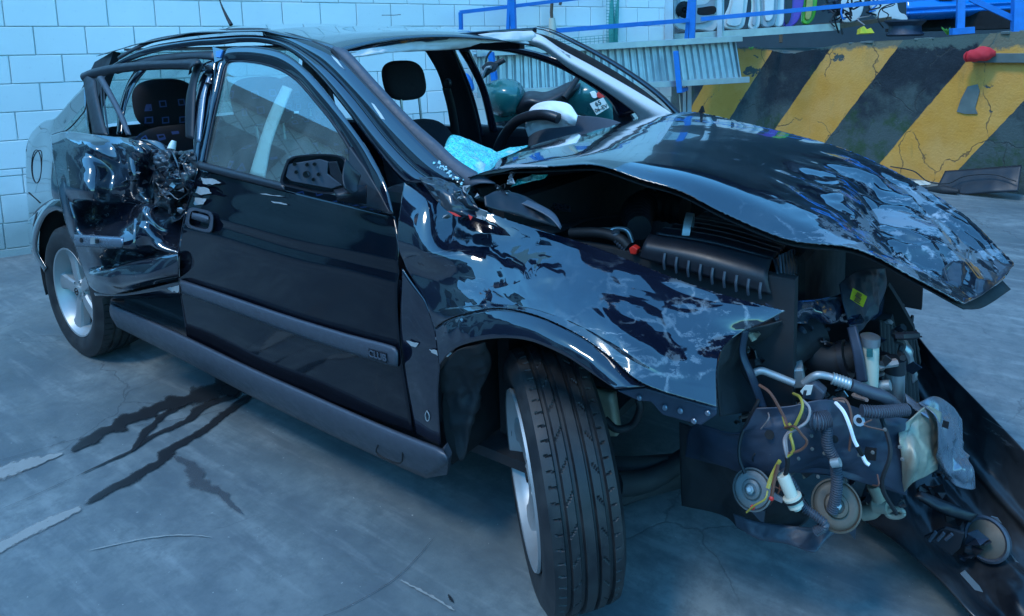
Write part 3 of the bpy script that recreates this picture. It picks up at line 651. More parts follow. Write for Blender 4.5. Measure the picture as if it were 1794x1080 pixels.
# dark shed behind the dock, closing the yard
shed = empty('storage_shed', ED*0+ND*10.5, label='dark open storage shed behind the rack and the blue car body', cat='shed')
Rd = frame(ED, (0, 0, 1))
box('back_wall', ED*-3+ND*10.4+np.array([0, 0, 3.4]), (24, .2, 6.8), M['shed_grey'] if 'shed_grey' in M else simple('shed_grey', (.035, .045, .055), .8, scale=3), shed, Rd)
for k in range(0): box('wall_rib', ED*(-12+k*.5)+ND*10.28+np.array([0, 0, 3.4]), (.06, .04, 6.8), M['shed_grey'], shed, Rd)
box('shed_roof', ED*-1+ND*9.2+np.array([0, 0, 6.0]), (17, 2.8, .12), M['shed_grey'], shed, Rd)
# red cloth on the ledge
rc = empty('red_cloth_roll', ad(1720, 97, DD-.1), label='rolled red plastic bag lying on the dock ledge', cat='bag')
V, F = tube_mesh(arc([ad(1694, 100, DD-.13), ad(1712, 97, DD-.12), ad(1730, 94, DD-.10), ad(1744, 94, DD-.08)], 24), [.045, .055, .06, .065, .05, .02], 16)
V = [v+.012*np.array(noise.noise_vector(Vector(v)*18)) for v in V]; mk('rolled_bag', V, F, M['red_cloth'], rc, smooth=True)
lathe('open_end', [(.0, .03), (.03, .02), (.05, 0), (.044, -.004), (.03, .012)], ad(1694, 100, DD-.135), -ED, M['red_cloth'], rc, 16)
# little weeds on the dock
def weed(label, x, y, d, n, h, wd):
    e = empty('weed', at(x, y, 'd', d), label=label, cat='weed'); mb = MB()
    for k in range(n):
        c = at(x, y, 'd', d); a = random.uniform(-1, 1); tip = c+RT*a*h*.8+UPV*h*random.uniform(.5, 1.); s = RT*wd
        mid = (c+tip)/2+UPV*h*.1; mb.add(([c-s*.3, c+s*.3, mid+s, tip, mid-s], [(0, 1, 2, 3, 4)]))
    mb.mk('leaves', M['leaf'], e, thick=.001)
weed('small green weed beside the blue post foot plate', 1660, 62, 7.2, 9, .10, .012)
weed('moss tuft growing on the broken dock edge', 1316, 88, 7.0, 14, .04, .01)
# black rubber mat rolled at the dock foot
mt = empty('black_rubber_sheet', at(1700, 330, 'z', 0), label='folded black rubber sheet lying against the foot of the dock', cat='rubber sheet')
def gz(x, y, z=0.): return at(x, y, 'z', z)
sheet_rows = [[(1636, 340, 'D', DD-.36), (1690, 341, 'D', DD-.36), (1740, 338, 'D', DD-.34), (1784, 336, 'D', DD-.30)], [(1656, 300, 'D', DD-.20), (1700, 297, 'D', DD-.18), (1750, 293, 'D', DD-.16), (1790, 290, 'D', DD-.14)]]
patch('sheet', sheet_rows, M['black_plastic'], mt, nu=40, nv=12, amp=.010, size=.25, seed=3, thick=.01, straight=True)
tube('rolled_edge', [ad(1628, 333, DD-.4), ad(1650, 334, DD-.42), ad(1680, 336, DD-.42)], [.03, .05, .02], M['rubber'], mt, n=16)
tube('loose_cord', [ad(1560, 292, DD-.03), ad(1600, 300, DD-.1), ad(1625, 318, DD-.3), ad(1660, 322, DD-.34), ad(1690, 309, DD-.30), ad(1740, 306, DD-.28), ad(1780, 318, DD-.30)], .006, M['rubber'], mt, n=40, seg=6)
pc = empty('white_paper_scrap', gz(1610, 322), label='white plastic scrap on the ground behind the hood tip', cat='scrap')
patch('scrap', [[(1590, 318, 'z', .005), (1610, 316, 'z', .02), (1632, 318, 'z', .005)], [(1595, 326, 'z', .003), (1612, 325, 'z', .01), (1630, 324, 'z', .004)]], M['white_plastic'], pc, nu=14, nv=5, thick=.001)

# --- scooter behind the car
sc = empty('green_scooter', at(940, 560, 'z', 0)*0+np.array([-2.2, 3.1, 0]), label='dark green scooter with black seat parked behind the wreck', cat='scooter')
DS = 4.4
def dsp(x, y, dd=0.): return (x, y, 'd', DS+dd)
def blob(nm, out, mat, d, depth, par, bev=.02):
    P = arc([at(x, y, 'd', d) for x, y in out+[out[0]]], 36)[:-1]; return poly(nm, list(P), M[mat], par, depth=depth, bevel=bev)
patch('front_shield', [[dsp(845, 150, .1), dsp(875, 140), dsp(905, 143), dsp(922, 165, .05)], [dsp(848, 170), dsp(875, 160, -.12), dsp(905, 165, -.12), dsp(920, 180)], [dsp(858, 190), dsp(880, 190, -.1), dsp(903, 195, -.05), dsp(903, 200)], [dsp(865, 200, .1), dsp(880, 205), dsp(895, 202), dsp(900, 200, .1)]], M['green_body'], sc, nu=30, nv=20, thick=.01)
blob('footwell', [(862, 190), (900, 178), (925, 205), (930, 222), (870, 225)], 'green_body', DS+.12, .1, sc)
patch('seat', [[dsp(905, 168, .12), dsp(930, 162), dsp(960, 163), dsp(1000, 145), dsp(1030, 140, .1)], [dsp(902, 190, -.05), dsp(925, 178, -.14), dsp(955, 180, -.16), dsp(990, 165, -.12), dsp(1015, 152, -.05)], [dsp(910, 205, .05), dsp(930, 203, -.04), dsp(955, 200, -.06), dsp(985, 182, -.04), dsp(1008, 170, .05)]], M['seat_vinyl'], sc, nu=36, nv=18, thick=.02)
patch('tail_panel', [[dsp(985, 158, .1), dsp(1015, 138, .02), dsp(1045, 145), dsp(1075, 180)], [dsp(985, 182, 0), dsp(1020, 165, -.08), dsp(1050, 170, -.08), dsp(1080, 205)], [dsp(975, 205, .1), dsp(1010, 200), dsp(1050, 215), dsp(1075, 235)]], M['green_body'], sc, nu=26, nv=16, thick=.02)
tube('strap', [dsp(988, 172, -.2), dsp(1000, 155, -.16), dsp(1012, 137, -.08)], .02, M['rubber'], sc, n=12)
blob('rear_light', [(1045, 165), (1052, 158), (1061, 166), (1058, 172), (1048, 172)], 'red_plastic', DS-.12, .05, sc)
blob('indicator', [(1033, 162), (1042, 160), (1047, 170), (1039, 172)], 'airbag', DS-.11, .03, sc)
# number plate
pa, pb, pc_, pd = [at(x, y, 'd', DS-.16) for x, y in ((1033, 182), (1057, 171), (1067, 189), (1045, 202))]
poly('number_plate', [pa, pb, pc_, pd], M['white_plastic'], sc, depth=.006)
def text(body, par, o, xd, yd, size, mat, nm='lettering', sx=1.):
    cu = bpy.data.curves.new(nm, 'FONT'); cu.body = body; cu.size = size; cu.extrude = .0008; cu.align_x = 'CENTER'; cu.align_y = 'CENTER'; cu.offset = .0004
    tmp = bpy.data.objects.new(nm, cu); COL.objects.link(tmp); dg = bpy.context.evaluated_depsgraph_get(); me = bpy.data.meshes.new_from_object(tmp.evaluated_get(dg)); bpy.data.objects.remove(tmp)
    xd = np.array(xd)/np.linalg.norm(xd); zd = np.cross(xd, yd); zd /= np.linalg.norm(zd); yd = np.cross(zd, xd)
    for v in me.vertices:
        q = np.array(o)+xd*v.co[0]*sx+yd*v.co[1]+zd*v.co[2]; v.co = q
    me.materials.clear(); me.materials.append(M[mat]); ob = bpy.data.objects.new(nm, me); COL.objects.link(ob)
    ob.parent = par; ob.matrix_parent_inverse = par.matrix_basis.inverted(); return ob
xd = pb-pa; yd = pa-pd; cen = (pa+pb+pc_+pd)/4; tw = (POS-cen)/np.linalg.norm(POS-cen)*.003
text('65', sc, cen+yd*.22+tw, xd, yd, .042, 'void_black', 'plate_lettering'); text('06-EV', sc, cen-yd*.22+tw, xd, yd, .036, 'void_black', 'plate_lettering')
tube('handlebar', [dsp(842, 138, .1), dsp(852, 128), dsp(866, 115), dsp(884, 105)], [.012, .02, .022, .018], M['rubber'], sc, n=14)
tube('brake_lever', [dsp(845, 136), dsp(852, 120, -.03), dsp(860, 118, -.05)], .01, M['alloy'], sc, n=8)
tube('mirror_stem', [dsp(851, 112), dsp(853, 100), dsp(863, 86)], .007, M['rubber'], sc, n=8)
blob('switch_block', [(843, 118), (855, 108), (872, 112), (866, 124), (850, 128)], 'black_plastic', DS-.02, .05, sc, .006)
blob('rear_fender', [(1028, 205), (1045, 195), (1075, 200), (1085, 235), (1060, 245)], 'black_plastic', DS, .1, sc)
for nm, c in (('front_wheel', at(850, 330, 'd', DS)), ('rear_wheel', at(1030, 290, 'd', DS))):
    c = np.array(c); c[2] = .235; lathe(nm, [(.12, -.05), (.2, -.055), (.235, -.02), (.235, .02), (.2, .055), (.12, .05)], c, ND*1.0, M['rubber'], sc, seg=28)
blob('body_lower', [(858, 215), (930, 212), (1060, 240), (1050, 290), (880, 300)], 'black_plastic', DS+.1, .15, sc)
# moped front between the pillars
mo = empty('blue_moped', np.array([-2.5, 2.6, 0]), label='blue and silver moped front seen between the far pillars', cat='moped')
D2 = 4.3
blob('front_fairing', [(806, 130), (816, 128), (824, 140), (828, 156), (818, 160), (808, 148)], 'blue_paint', D2, .08, mo)
blob('headlamp', [(808, 134), (815, 133), (819, 142), (812, 145)], 'airbag', D2-.03, .03, mo, .004)
random.seed(9)
for k in range(10):
    x0 = 812+k*2.4+random.uniform(-2, 2); y0 = 150+k*9; tube('engine_pipe', [(x0, y0, 'd', D2), (x0+6, y0+8, 'd', D2-.03), (x0+3+random.uniform(-4, 8), y0+18, 'd', D2)], .012, M[random.choice(['rubber', 'bare_steel', 'rusty_steel', 'tan_metal'])], mo, n=10, seg=8)
cf = at(835, 340, 'd', D2); cf[2] = .25; lathe('front_wheel', [(.14, -.04), (.22, -.045), (.25, 0), (.22, .045), (.14, .04)], cf, ND, M['rubber'], mo, seg=28)

# --- workshop building across the yard, behind the camera (out of view, seen only in the paint)
bd = empty('workshop_building', (0, -9.5, 0), label='grey workshop building across the yard, reflected in the paint', cat='building')
t = NT('facade'); bk = t.n('ShaderNodeTexBrick'); bk.inputs['Scale'].default_value = 1.; bk.inputs['Brick Width'].default_value = .4; bk.inputs['Row Height'].default_value = .2; bk.inputs['Mortar Size'].default_value = .012
bk.inputs['Color1'].default_value = (.6, .6, .57, 1); bk.inputs['Color2'].default_value = (.55, .56, .53, 1); bk.inputs['Mortar'].default_value = (.2, .2, .2, 1); t.l(t.mapping((1, 1, 1), (R(90), 0, R(-28.2))), bk.inputs['Vector']); M['facade'] = t.set(Base_Color=bk.outputs[0], Roughness=.85)
simple('facade_dark', (.06, .07, .08), .3)
nrm = -WU
Rb = np.stack([EU, WU, np.array([0, 0, 1.])], 1)
def bbox(nm, u, v, z, su, sv, sz, mat): return box(nm, wl(u, v, z), (su, sv, sz), M[mat], bd, Rb)
bbox('wall', 1, -11.2, 2.6, 40, 4, 5.2, 'facade'); bbox('parapet', 1, -11.2, 5.3, 40.3, 4.3, .25, 'facade_dark')
for k in range(6): bbox('shutter_door', -12.5+k*5.2, -9.16, 1.8, 3.4, .1, 3.6, 'facade_dark' if k % 2 else 'trim_plastic')
for k in range(6): bbox('window', -12.5+k*5.2, -9.16, 4.3, 2.4, .1, .8, 'facade_dark')

# ================================================================== THE CAR
car = empty('wrecked_car', (-1.3, 0, 0), label='crashed black hatchback with crumpled bonnet, torn wing and crushed rear door', cat='car')
def Y(y): return lambda x, py: (x, py, 'y', y)
def ys(y, L): return [(a, b, 'y', y) for a, b in L]

# ---- roof: built in car space
def roofz(x, y):
    zc = np.interp(x, [-2.95, -2.7, -2.3, -1.8, -1.4, -1.15, -1.03], [1.42, 1.452, 1.48, 1.492, 1.478, 1.445, 1.412])
    e = np.interp(x, [-2.9, -2.4, -1.9, -1.4, -1.15, -1.0], [1.34, 1.405, 1.446, 1.446, 1.405, 1.37])
    t = abs(y)/.58; return zc+(e-zc)*t**2.6+.0*x
nu, nv = 70, 44; V = []
for j in range(nv):
    for i in range(nu):
        s = i/(nu-1); yy = -.575+1.15*j/(nv-1)
        xf = -1.0-.085*(1-(yy/.575)**2)*1.0; x = -2.75+(xf+2.75)*s
        z = roofz(x, yy)
        z -= .012*math.exp(-((x+1.35)/.25)**2-((yy+.1)/.5)**2) ; z += .004*noise.noise(Vector((x*3, yy*3, 0)))
        if s > .97: z -= .01*(s-.97)/.03
        V.append((x, yy, z))
mk('roof', V, gridfaces(nv, nu), M['paint_quarter'], car, smooth=True, thick=.004)
tube('aerial', [at(405, 44, 'y', 0), at(396, 27, 'y', .0), at(386, 4, 'y', 0), at(376, -30, 'y', 0)], [.010, .006, .002, .0015], M['rubber'], car, n=20)
tube('twig', [(669, 27, 'y', .1), (690, 27, 'y', .1), (702, 26, 'y', .1)], .0015, M['rusty_steel'], car, seg=5)

# ---- right roof rail, cant rail and A pillar, outside
RAIL = [(208, 100), (240, 82), (273, 69), (334, 59), (390, 53), (423, 51), (467, 52), (512, 61), (557, 76), (590, 96), (640, 148), (700, 212), (760, 272), (812, 315)]
RAIL2 = [(204, 112), (240, 92), (275, 79), (334, 70), (382, 65), (423, 62), (462, 64), (500, 73), (535, 92), (570, 118), (620, 170), (680, 245), (735, 300), (775, 322)]
DTOP = [(190, 128), (232, 106), (275, 92), (334, 82), (382, 79), (420, 75), (455, 75), (490, 82), (520, 98), (560, 135), (605, 190), (650, 250), (690, 300), (712, 322)]
def o3(L, o): return [(x, y, o) for x, y in L]
strip('cant_rail', o3(RAIL2, .0), o3(DTOP, .0), M['paint'], car, n=90, m=8, bulge=.012)
strip('a_pillar_skin', o3(RAIL[6:], .002), o3(RAIL2[6:], .006), M['paint'], car, n=60, m=6, bulge=.008)
strip('rail_trim', o3([(x, y-1) for x, y in RAIL], -.004), o3([(x, y+5) for x, y in RAIL], .004), M['black_plastic'], car, n=80, m=3, bulge=.005)
# windscreen edge channel with torn trim
CH1 = [(590, 90), (606, 92), (652, 145), (712, 212), (760, 258), (800, 290), (852, 322)]
CH0 = [(565, 82), (590, 100), (630, 150), (690, 222), (742, 280), (785, 318), (815, 333)]
strip('a_pillar_inner_trim', [(x, y, 'y', -.56-.012*i) for i, (x, y) in enumerate([(594, 84), (612, 92), (665, 150), (720, 208), (768, 250), (805, 283), (868, 322)])], [(x, y, 'y', -.575-.014*i) for i, (x, y) in enumerate([(580, 92), (598, 112), (640, 165), (695, 232), (744, 285), (778, 312), (822, 330)])], M['dash'], car, n=50, m=6, bulge=.012)
tube('windscreen_seal', [(582, 88, .005), (612, 128, .0), (655, 180, .0), (700, 232, .0), (745, 282, .0), (780, 314, .0)], .006, M['void_black'], car, n=50)
tube('bright_trim_strip', [(692, 218, .004), (712, 245, .006), (738, 272, .008), (762, 297, .008), (778, 318, .008)], .0035, M['galvanised'], car, n=30)
for k, L in enumerate((([(580, 97), (590, 104), (600, 118), (604, 122), (596, 116), (585, 104)]), [(650, 180), (655, 183), (668, 200), (674, 210), (668, 208), (656, 190)])):
    poly('paint_chip', [SD(x, y, .016) for x, y in L], M['panel_white'], car, depth=.002)
random.seed(3)
for k in range(26):
    t = random.random(); x = 765+t*45+random.uniform(-6, 6); y = 284+t*38+random.uniform(-5, 5); c = SD(x, y, .012)
    box('glass_crumb', c, (random.uniform(.002, .006),)*3, M['shatter'], car, frame((random.random()-.5, random.random(), random.random()), (0, .2, 1)))

# ---- quarter panel, C pillar, rear
def qfn(G, N): return G
QA = [[(150, 150), (128, 172), (108, 196), (96, 208), (80, 212), (66, 222), (52, 240), (46, 262)],
      [(152, 185), (138, 200), (120, 215), (106, 222), (90, 232), (74, 240), (56, 256), (46, 275)],
      [(156, 250), (140, 256), (124, 262), (108, 268), (92, 274), (76, 280), (60, 290), (46, 304)],
      [(158, 320), (142, 320), (124, 322), (108, 322), (92, 324), (76, 328), (60, 334), (48, 345)],
      [(160, 380), (144, 375), (128, 362), (112, 352), (96, 350), (80, 358), (64, 372), (52, 392)]]
def qy(x, y): return float(np.interp(y, [150, 262, 330, 400], [-.60, -.765, -.80, -.80]))+max(0, 96-x)*.0009
patch('quarter_panel', [[(x, y, 'y', qy(x, y)) for x, y in r] for r in QA], M['paint_quarter'], car, nu=50, nv=40)
LIP0 = [(150, 420), (138, 385), (124, 362), (110, 350), (94, 350), (78, 362), (64, 385), (56, 415), (60, 445), (80, 478)]
LIP1 = [(142, 428), (132, 398), (118, 380), (106, 371), (94, 370), (82, 378), (72, 396), (66, 418), (66, 440), (82, 470)]
strip('wheel_arch_lip', [(x, y, 'y', -.80) for x, y in LIP0], [(x, y, 'y', -.812) for x, y in LIP1], M['paint_quarter'], car, n=60, m=6, bulge=.006)
strip('rear_bumper_side', [(x, y, 'y', -.755) for x, y in [(50, 385), (49, 400), (52, 425), (60, 452), (78, 480)]], [(x, y, 'y', -.80) for x, y in [(66, 372), (60, 398), (62, 425), (68, 448), (84, 478)]], M['paint_quarter'], car, n=24, m=5)
# rear face of the body (closed away from the viewer)
patch('rear_corner', [[(46, 262, 'y', -.72), (46, 304, 'y', -.74), (48, 345, 'y', -.755), (52, 392, 'y', -.76)], [(52, 262, 'y', -.66), (50, 304, 'y', -.68), (52, 345, 'y', -.68), (56, 392, 'y', -.68)]], M['paint_quarter'], car, nu=12, nv=8)
rb = MB()
rb.add(([(-3.15, -.70, .27), (-3.27, -.35, .25), (-3.27, .35, .25), (-3.18, .74, .25), (-3.16, -.68, .93), (-3.24, -.35, .98), (-3.24, .35, .98), (-3.18, .74, .95), (-2.72, -.56, 1.38), (-2.78, 0, 1.42), (-2.72, .56, 1.38)], [(0, 1, 5, 4), (1, 2, 6, 5), (2, 3, 7, 6)]))
rb.mk('rear_end', M['paint_quarter'], car, thick=.01)
rw = [(-3.16, -.66, .97), (-3.22, -.35, 1.0), (-3.22, .35, 1.0), (-3.14, .66, .97), (-2.76, -.50, 1.38), (-2.80, 0, 1.40), (-2.76, .50, 1.38)]
mk('rear_window', rw, [(0, 1, 5, 4), (1, 2, 5), (2, 3, 6, 5)], M['glass'], car, thick=.004)
# fuel flap
fl = [(64+8.6*math.cos(a), 292+29*math.sin(a)) for a in np.linspace(0, 2*math.pi, 25)[:-1]]
FLP = [at(x, y, 'y', qy(x, y)-.004) for x, y in fl]; V, F = tube_mesh(FLP+[FLP[0]], .0022, 5); mk('fuel_flap_gap', V, F, M['void_black'], car)
tube('body_seam', [(x, y, 'y', qy(x, y)-.004) for x, y in ((50, 338), (62, 348), (70, 356))], .0025, M['void_black'], car, n=12); tube('body_seam', [(152, 160, .004), (150, 190, .004), (140, 205, .004), (125, 222, .004), (112, 232, .004)], .0025, M['void_black'], car, n=20)
# quarter glass area
poly('quarter_glass', [SD(x, y, -.004) for x, y in ((112, 226), (146, 186), (160, 250))], M['glass'], car, depth=.004)
# wheel house, rear
def arch_liner(name, c, r, w0, w1, mat, a0=-.12):
    V = []; n = 26
    for i in range(n):
        a = math.pi*(a0+(1.12-a0)*i/(n-1))
        for yy in (w0, w1): V.append((c[0]+r*math.cos(a), yy, c[2]+r*math.sin(a)))
    mk(name, V, [(2*i, 2*i+1, 2*i+3, 2*i+2) for i in range(n-1)], mat, car, smooth=True, thick=.004)
    V = [(c[0]+r*math.cos(math.pi*(a0+(1.12-a0)*i/(n-1))), w1, c[2]+r*math.sin(math.pi*(a0+(1.12-a0)*i/(n-1)))) for i in range(n)]
    mk(name+'_back', V, [tuple(range(n))], mat, car)
arch_liner('rear_arch_liner', (-2.66, 0, .36), .37, -.79, -.45, M['void_black'])

# ---- wheels
def wheel(name, c, outn, lean_up, R0=.307, W=.2, label=None):
    """c centre, outn = unit outward axle direction"""
    e = empty(name, (0, 0, 0)); e.parent = car; e.matrix_parent_inverse = car.matrix_basis.inverted()
    if label: e['label'] = label
    ax = np.array(outn, float); ax /= np.linalg.norm(ax); up_ = np.array(lean_up, float); up_ -= ax*(up_@ax); up_ /= np.linalg.norm(up_); sd_ = np.cross(ax, up_)
    seg = 720
    # profile: (radius, along, zone)
    hw = W/2; prof = []
    prof += [(.203, -hw*.86, 0), (.215, -hw*.97, 0), (.245, -hw*1.06, 0), (.275, -hw*1.03, 0), (.292, -hw*.92, 0)]
    tread = []; xs = np.linspace(-hw*.88, hw*.88, 45)
    gro = [-.049, -.019, .013, .045]
    for x in xs:
        d = 0
        for g in gro:
            if abs(x-g) < .0048: d = .009
        rr = R0 - .010*(abs(x)/hw)**3.2 - d; tread.append((rr, x, 1))
    prof += tread+[(.292, hw*.92, 0), (.275, hw*1.03, 0), (.262, hw*1.07, 0), (.24, hw*1.05, 0), (.215, hw*.97, 0), (.203, hw*.86, 0)]
    m = len(prof); V = np.zeros((m, seg, 3))
    an = np.arange(seg)*2*np.pi/seg
    rad = np.cos(an)[:, None]*up_+np.sin(an)[:, None]*sd_
    for j, (rr, x, zn) in enumerate(prof):
        r_ = np.full(seg, rr)
        if zn:
            ph = (an/(2*np.pi)*62+ (x*6 if x < -.05 else x*-6)) % 1
            if x < -.056 or x > .052: r_ = np.where((ph < .10) & (abs(x) < hw*.80), rr-.0045, rr)
            else:
                ph2 = (an/(2*np.pi)*30 + x*(20 if x > -.004 else -24)) % 1
                if not any(abs(x-g) < .005 for g in gro): r_ = np.where((ph2 < .05) & (abs(x-.028) < .018 or abs(x+.036) < .008), rr-.004, r_)
        V[j] = np.array(c)+ax*x+rad*r_[:, None]
    V = V.reshape(-1, 3); F = [(j*seg+k, j*seg+(k+1) % seg, (j+1)*seg+(k+1) % seg, (j+1)*seg+k) for j in range(m-1) for k in range(seg)]
    ty = mk('tyre', V, F, M['tyre'], e, smooth=True, auto=28)
    def sub(o): return o
    lathe('rim', [(.150, -.07), (.185, -.08), (.205, -.09), (.205, -.075), (.19, -.06), (.185, .03), (.192, .066), (.204, .078), (.209, .088), (.206, .094), (.199, .092), (.192, .078), (.182, .060), (.176, .02)], c, ax, M['alloy'], e, seg=72)
    lathe('brake_disc', [(0, -.0), (.12, -.0), (.128, -.012), (.128, -.02), (.0, -.02)], np.array(c)+ax*(-.03), ax, M['underbody'], e, seg=40)  # disc coloured dark so the spoke gaps look shaded
    lathe('spoke_gap_shade', [(.0, -.06), (.18, -.06)], c, ax, M['void_black'], e, seg=30)  # black disc painting the shade between the spokes
    for k in range(5):
        a = 2*math.pi*k/5+.25; d = math.cos(a)*up_+math.sin(a)*sd_; tt = np.cross(ax, d); Vs = []
        sec = [(.045, .027, .062), (.08, .030, .064), (.13, .032, .062), (.17, .038, .064), (.195, .046, .070)]
        for (r_, hwid, h) in sec:
            for (q, dz) in ((-1, -.03), (-1, -.004), (-.8, .004), (-.25, .0065), (.25, .0065), (.8, .004), (1, -.004), (1, -.03)): Vs.append(np.array(c)+d*r_+tt*hwid*q+ax*(h+dz))
        Fs = [(i*8+j, i*8+j+1, (i+1)*8+j+1, (i+1)*8+j) for i in range(4) for j in range(7)]
        mk('spoke', Vs, Fs, M['alloy'], e, smooth=True, auto=30)
    lathe('hub', [(.056, .03), (.056, .058), (.05, .067), (.03, .070), (.0, .070)], c, ax, M['alloy'], e, seg=32)
    lathe('hub_cap', [(.028, .066), (.027, .074), (.022, .077), (0, .078)], c, ax, M['galvanised'], e, seg=28)
    V, F = tube_mesh([np.array(c)+ax*.0785+.016*(math.cos(t)*up_+math.sin(t)*sd_) for t in np.linspace(0, 2*math.pi, 20)], .0018, 5); mk('emblem_ring', V, F, M['void_black'], e)
    V, F = tube_mesh([np.array(c)+ax*.0785+q*sd_+z*up_ for q, z in ((-.02, -.002), (-.002, .003), (.002, -.003), (.02, .002))], .0018, 5); mk('emblem_bolt', V, F, M['void_black'], e)
    for k in range(5):
        a = 2*math.pi*k/5+.25+math.pi/5; d = math.cos(a)*up_+math.sin(a)*sd_
        lathe('lug_hole', [(.0095, .069), (.0095, .045), (0, .045)], np.array(c)+d*.042, ax, M['void_black'], e, seg=12); lathe('lug_ring', [(.0095, .066), (.0095, .0705), (.012, .0700)], np.array(c)+d*.042, ax, M['galvanised'], e, seg=12)
    return e
def tyremat():
    t = NT('tyre_rubber'); d = t.noise(14, 7, .65); c = t.mix(t.ramp(d, [(.4, 0.), (.75, .6)]), (.010, .011, .014), (.055, .055, .055)); t.bump(t.noise(160, 3), .2, .001)
    M['tyre'] = t.set(Base_Color=c, Roughness=t.ramp(d, [(.3, .45), (.7, .68)]))
tyremat()
wheel('rear_wheel', (-2.665, -.705, .304), (-.02, -1, -.02), (0, 0, 1))
th = R(-42); on = np.array([math.sin(th), -math.cos(th), -.05]); on /= np.linalg.norm(on)
FC = np.array([-.06, -.718, .305])
wheel('front_wheel', FC, on, (0, 0, 1), W=.175, label='front wheel turned hard over and leaning, tread facing out')
# far wheels
for c in ((-2.65, .70, .304), (.03, .70, .304)):
    lathe('far_tyre', [(.2, -.09), (.27, -.1), (.305, -.08), (.305, .08), (.27, .1), (.2, .09)], c, (0, 1, 0), M['rubber'], car, seg=48)

# ---- sill and skirt
SK0 = [(193, 531), (300, 578), (430, 640), (560, 698), (680, 750), (778, 788)]
SK1 = [(194, 552), (300, 604), (430, 668), (560, 728), (680, 780), (783, 812)]
SK2 = [(206, 573), (300, 620), (430, 688), (560, 752), (680, 808), (748, 838)]
patch('side_skirt', [[(x, y, .0) for x, y in SK0], [(x, y, .03) for x, y in [(a, b+4) for a, b in SK0]], [(x, y, .034) for x, y in SK1], [(x, y, .0) for x, y in SK2]], M['trim_plastic'], car, nu=60, nv=14, thick=.004)
poly('skirt_end', [SD(x, y, o) for x, y, o in ((778, 788, .02), (786, 806, .02), (783, 832, .0), (748, 838, .0), (742, 826, .02))], M['trim_plastic'], car, depth=.02)
tube('skirt_panel_gap', [(664, 776, .030), (661, 795, .032), (700, 812, .03), (706, 790, .033)], .0022, M['void_black'], car, n=20, seg=5)
strip('inner_sill', o3([(195, 515), (320, 560), (430, 615)], -.10), o3([(193, 533), (300, 580), (430, 642)], -.0), M['underbody'], car, n=20, m=4)
box('floor_pan', (-1.35, 0, .235), (2.5, 1.36, .03), M['underbody'], car); box('exhaust_tunnel', (-1.4, 0, .28), (2.3, .3, .1), M['underbody'], car)
box('sill_core', (-1.32, -.71, .30), (1.85, .12, .12), M['underbody'], car, bevel=.01); box('far_sill', (-1.32, .76, .30), (1.95, .12, .22), M['underbody'], car, bevel=.01)

# ---- front door
door = empty('front_door', (0, 0, 0)); door.parent = car; door.matrix_parent_inverse = car.matrix_basis.inverted()
DL = [(347, 296), (333, 345), (322, 385), (314, 440), (315, 495), (322, 550), (331, 604)]
DRt = [(692, 379), (700, 425), (697, 470), (697, 545), (703, 620), (716, 700), (724, 757)]
DLm = [(400, 308), (388, 352), (380, 395), (375, 455), (376, 512), (380, 570), (386, 630)]
D2m = [(520, 338), (514, 385), (508, 430), (505, 495), (507, 555), (512, 620), (520, 685)]
D3m = [(610, 360), (610, 405), (606, 450), (604, 520), (607, 590), (616, 660), (624, 722)]
cols = [DL, DLm, D2m, D3m, DRt]
rows = [[(c[k][0], c[k][1], (.0 if k else -.012)+(.004 if k in (1, 2) else 0)) for c in cols] for k in range(7)]
def doorfn(G, N):
    out = G.copy()
    for j in range(G.shape[0]):
        for i in range(G.shape[1]):
            s, t = i/(G.shape[1]-1), j/(G.shape[0]-1)
            d = .010*math.exp(-((s-.10)/.07)**2-((t-.16)/.10)**2)*-1 + .006*math.exp(-((s-.5)/.25)**2-((t-.17)/.05)**2)*-1
            d += -.006*math.exp(-((t-.335-.02*s)/.03)**2)
            d += .0035*noise.noise(Vector((s*4, t*4, 1)))
            out[j, i] = G[j, i]+N[j, i]*d
    return out
patch('door_skin', rows, M['paint_door'], door, nu=90, nv=70, fn=doorfn)
strip('rear_edge_return', [(x, y, 0.) for x, y in DL], [(x+2, y, 'y', -.74) for x, y in DL], M['paint'], door, n=30, m=4)
# protective moulding with lettering plate
MT = [(316, 490), (400, 518), (500, 552), (600, 583), (685, 606), (697, 616)]; MBt = [(317, 513), (400, 543), (500, 580), (600, 614), (685, 640), (697, 643)]
MM = [(x, (y+MBt[i][1])/2) for i, (x, y) in enumerate(MT)]
patch('protective_moulding', [o3(MT, .004), [(x, y+3, .020) for x, y in MT], [(x, y, .024) for x, y in MM], [(x, y-3, .020) for x, y in MBt], o3(MBt, .004)], M['trim_plastic'], door, nu=70, nv=14, thick=.003)
poly('badge_plate', [SD(x, y, .028) for x, y in ((645, 611), (677, 620), (677, 637), (645, 628))], M['black_plastic'], door, depth=.003)
c = SD(661, 624, .031); text('CLUB', door, c, SD(680, 630, .03)-SD(640, 618, .03), np.array([0, 0, 1.]), .026, 'dash', 'badge_lettering', 1.1)
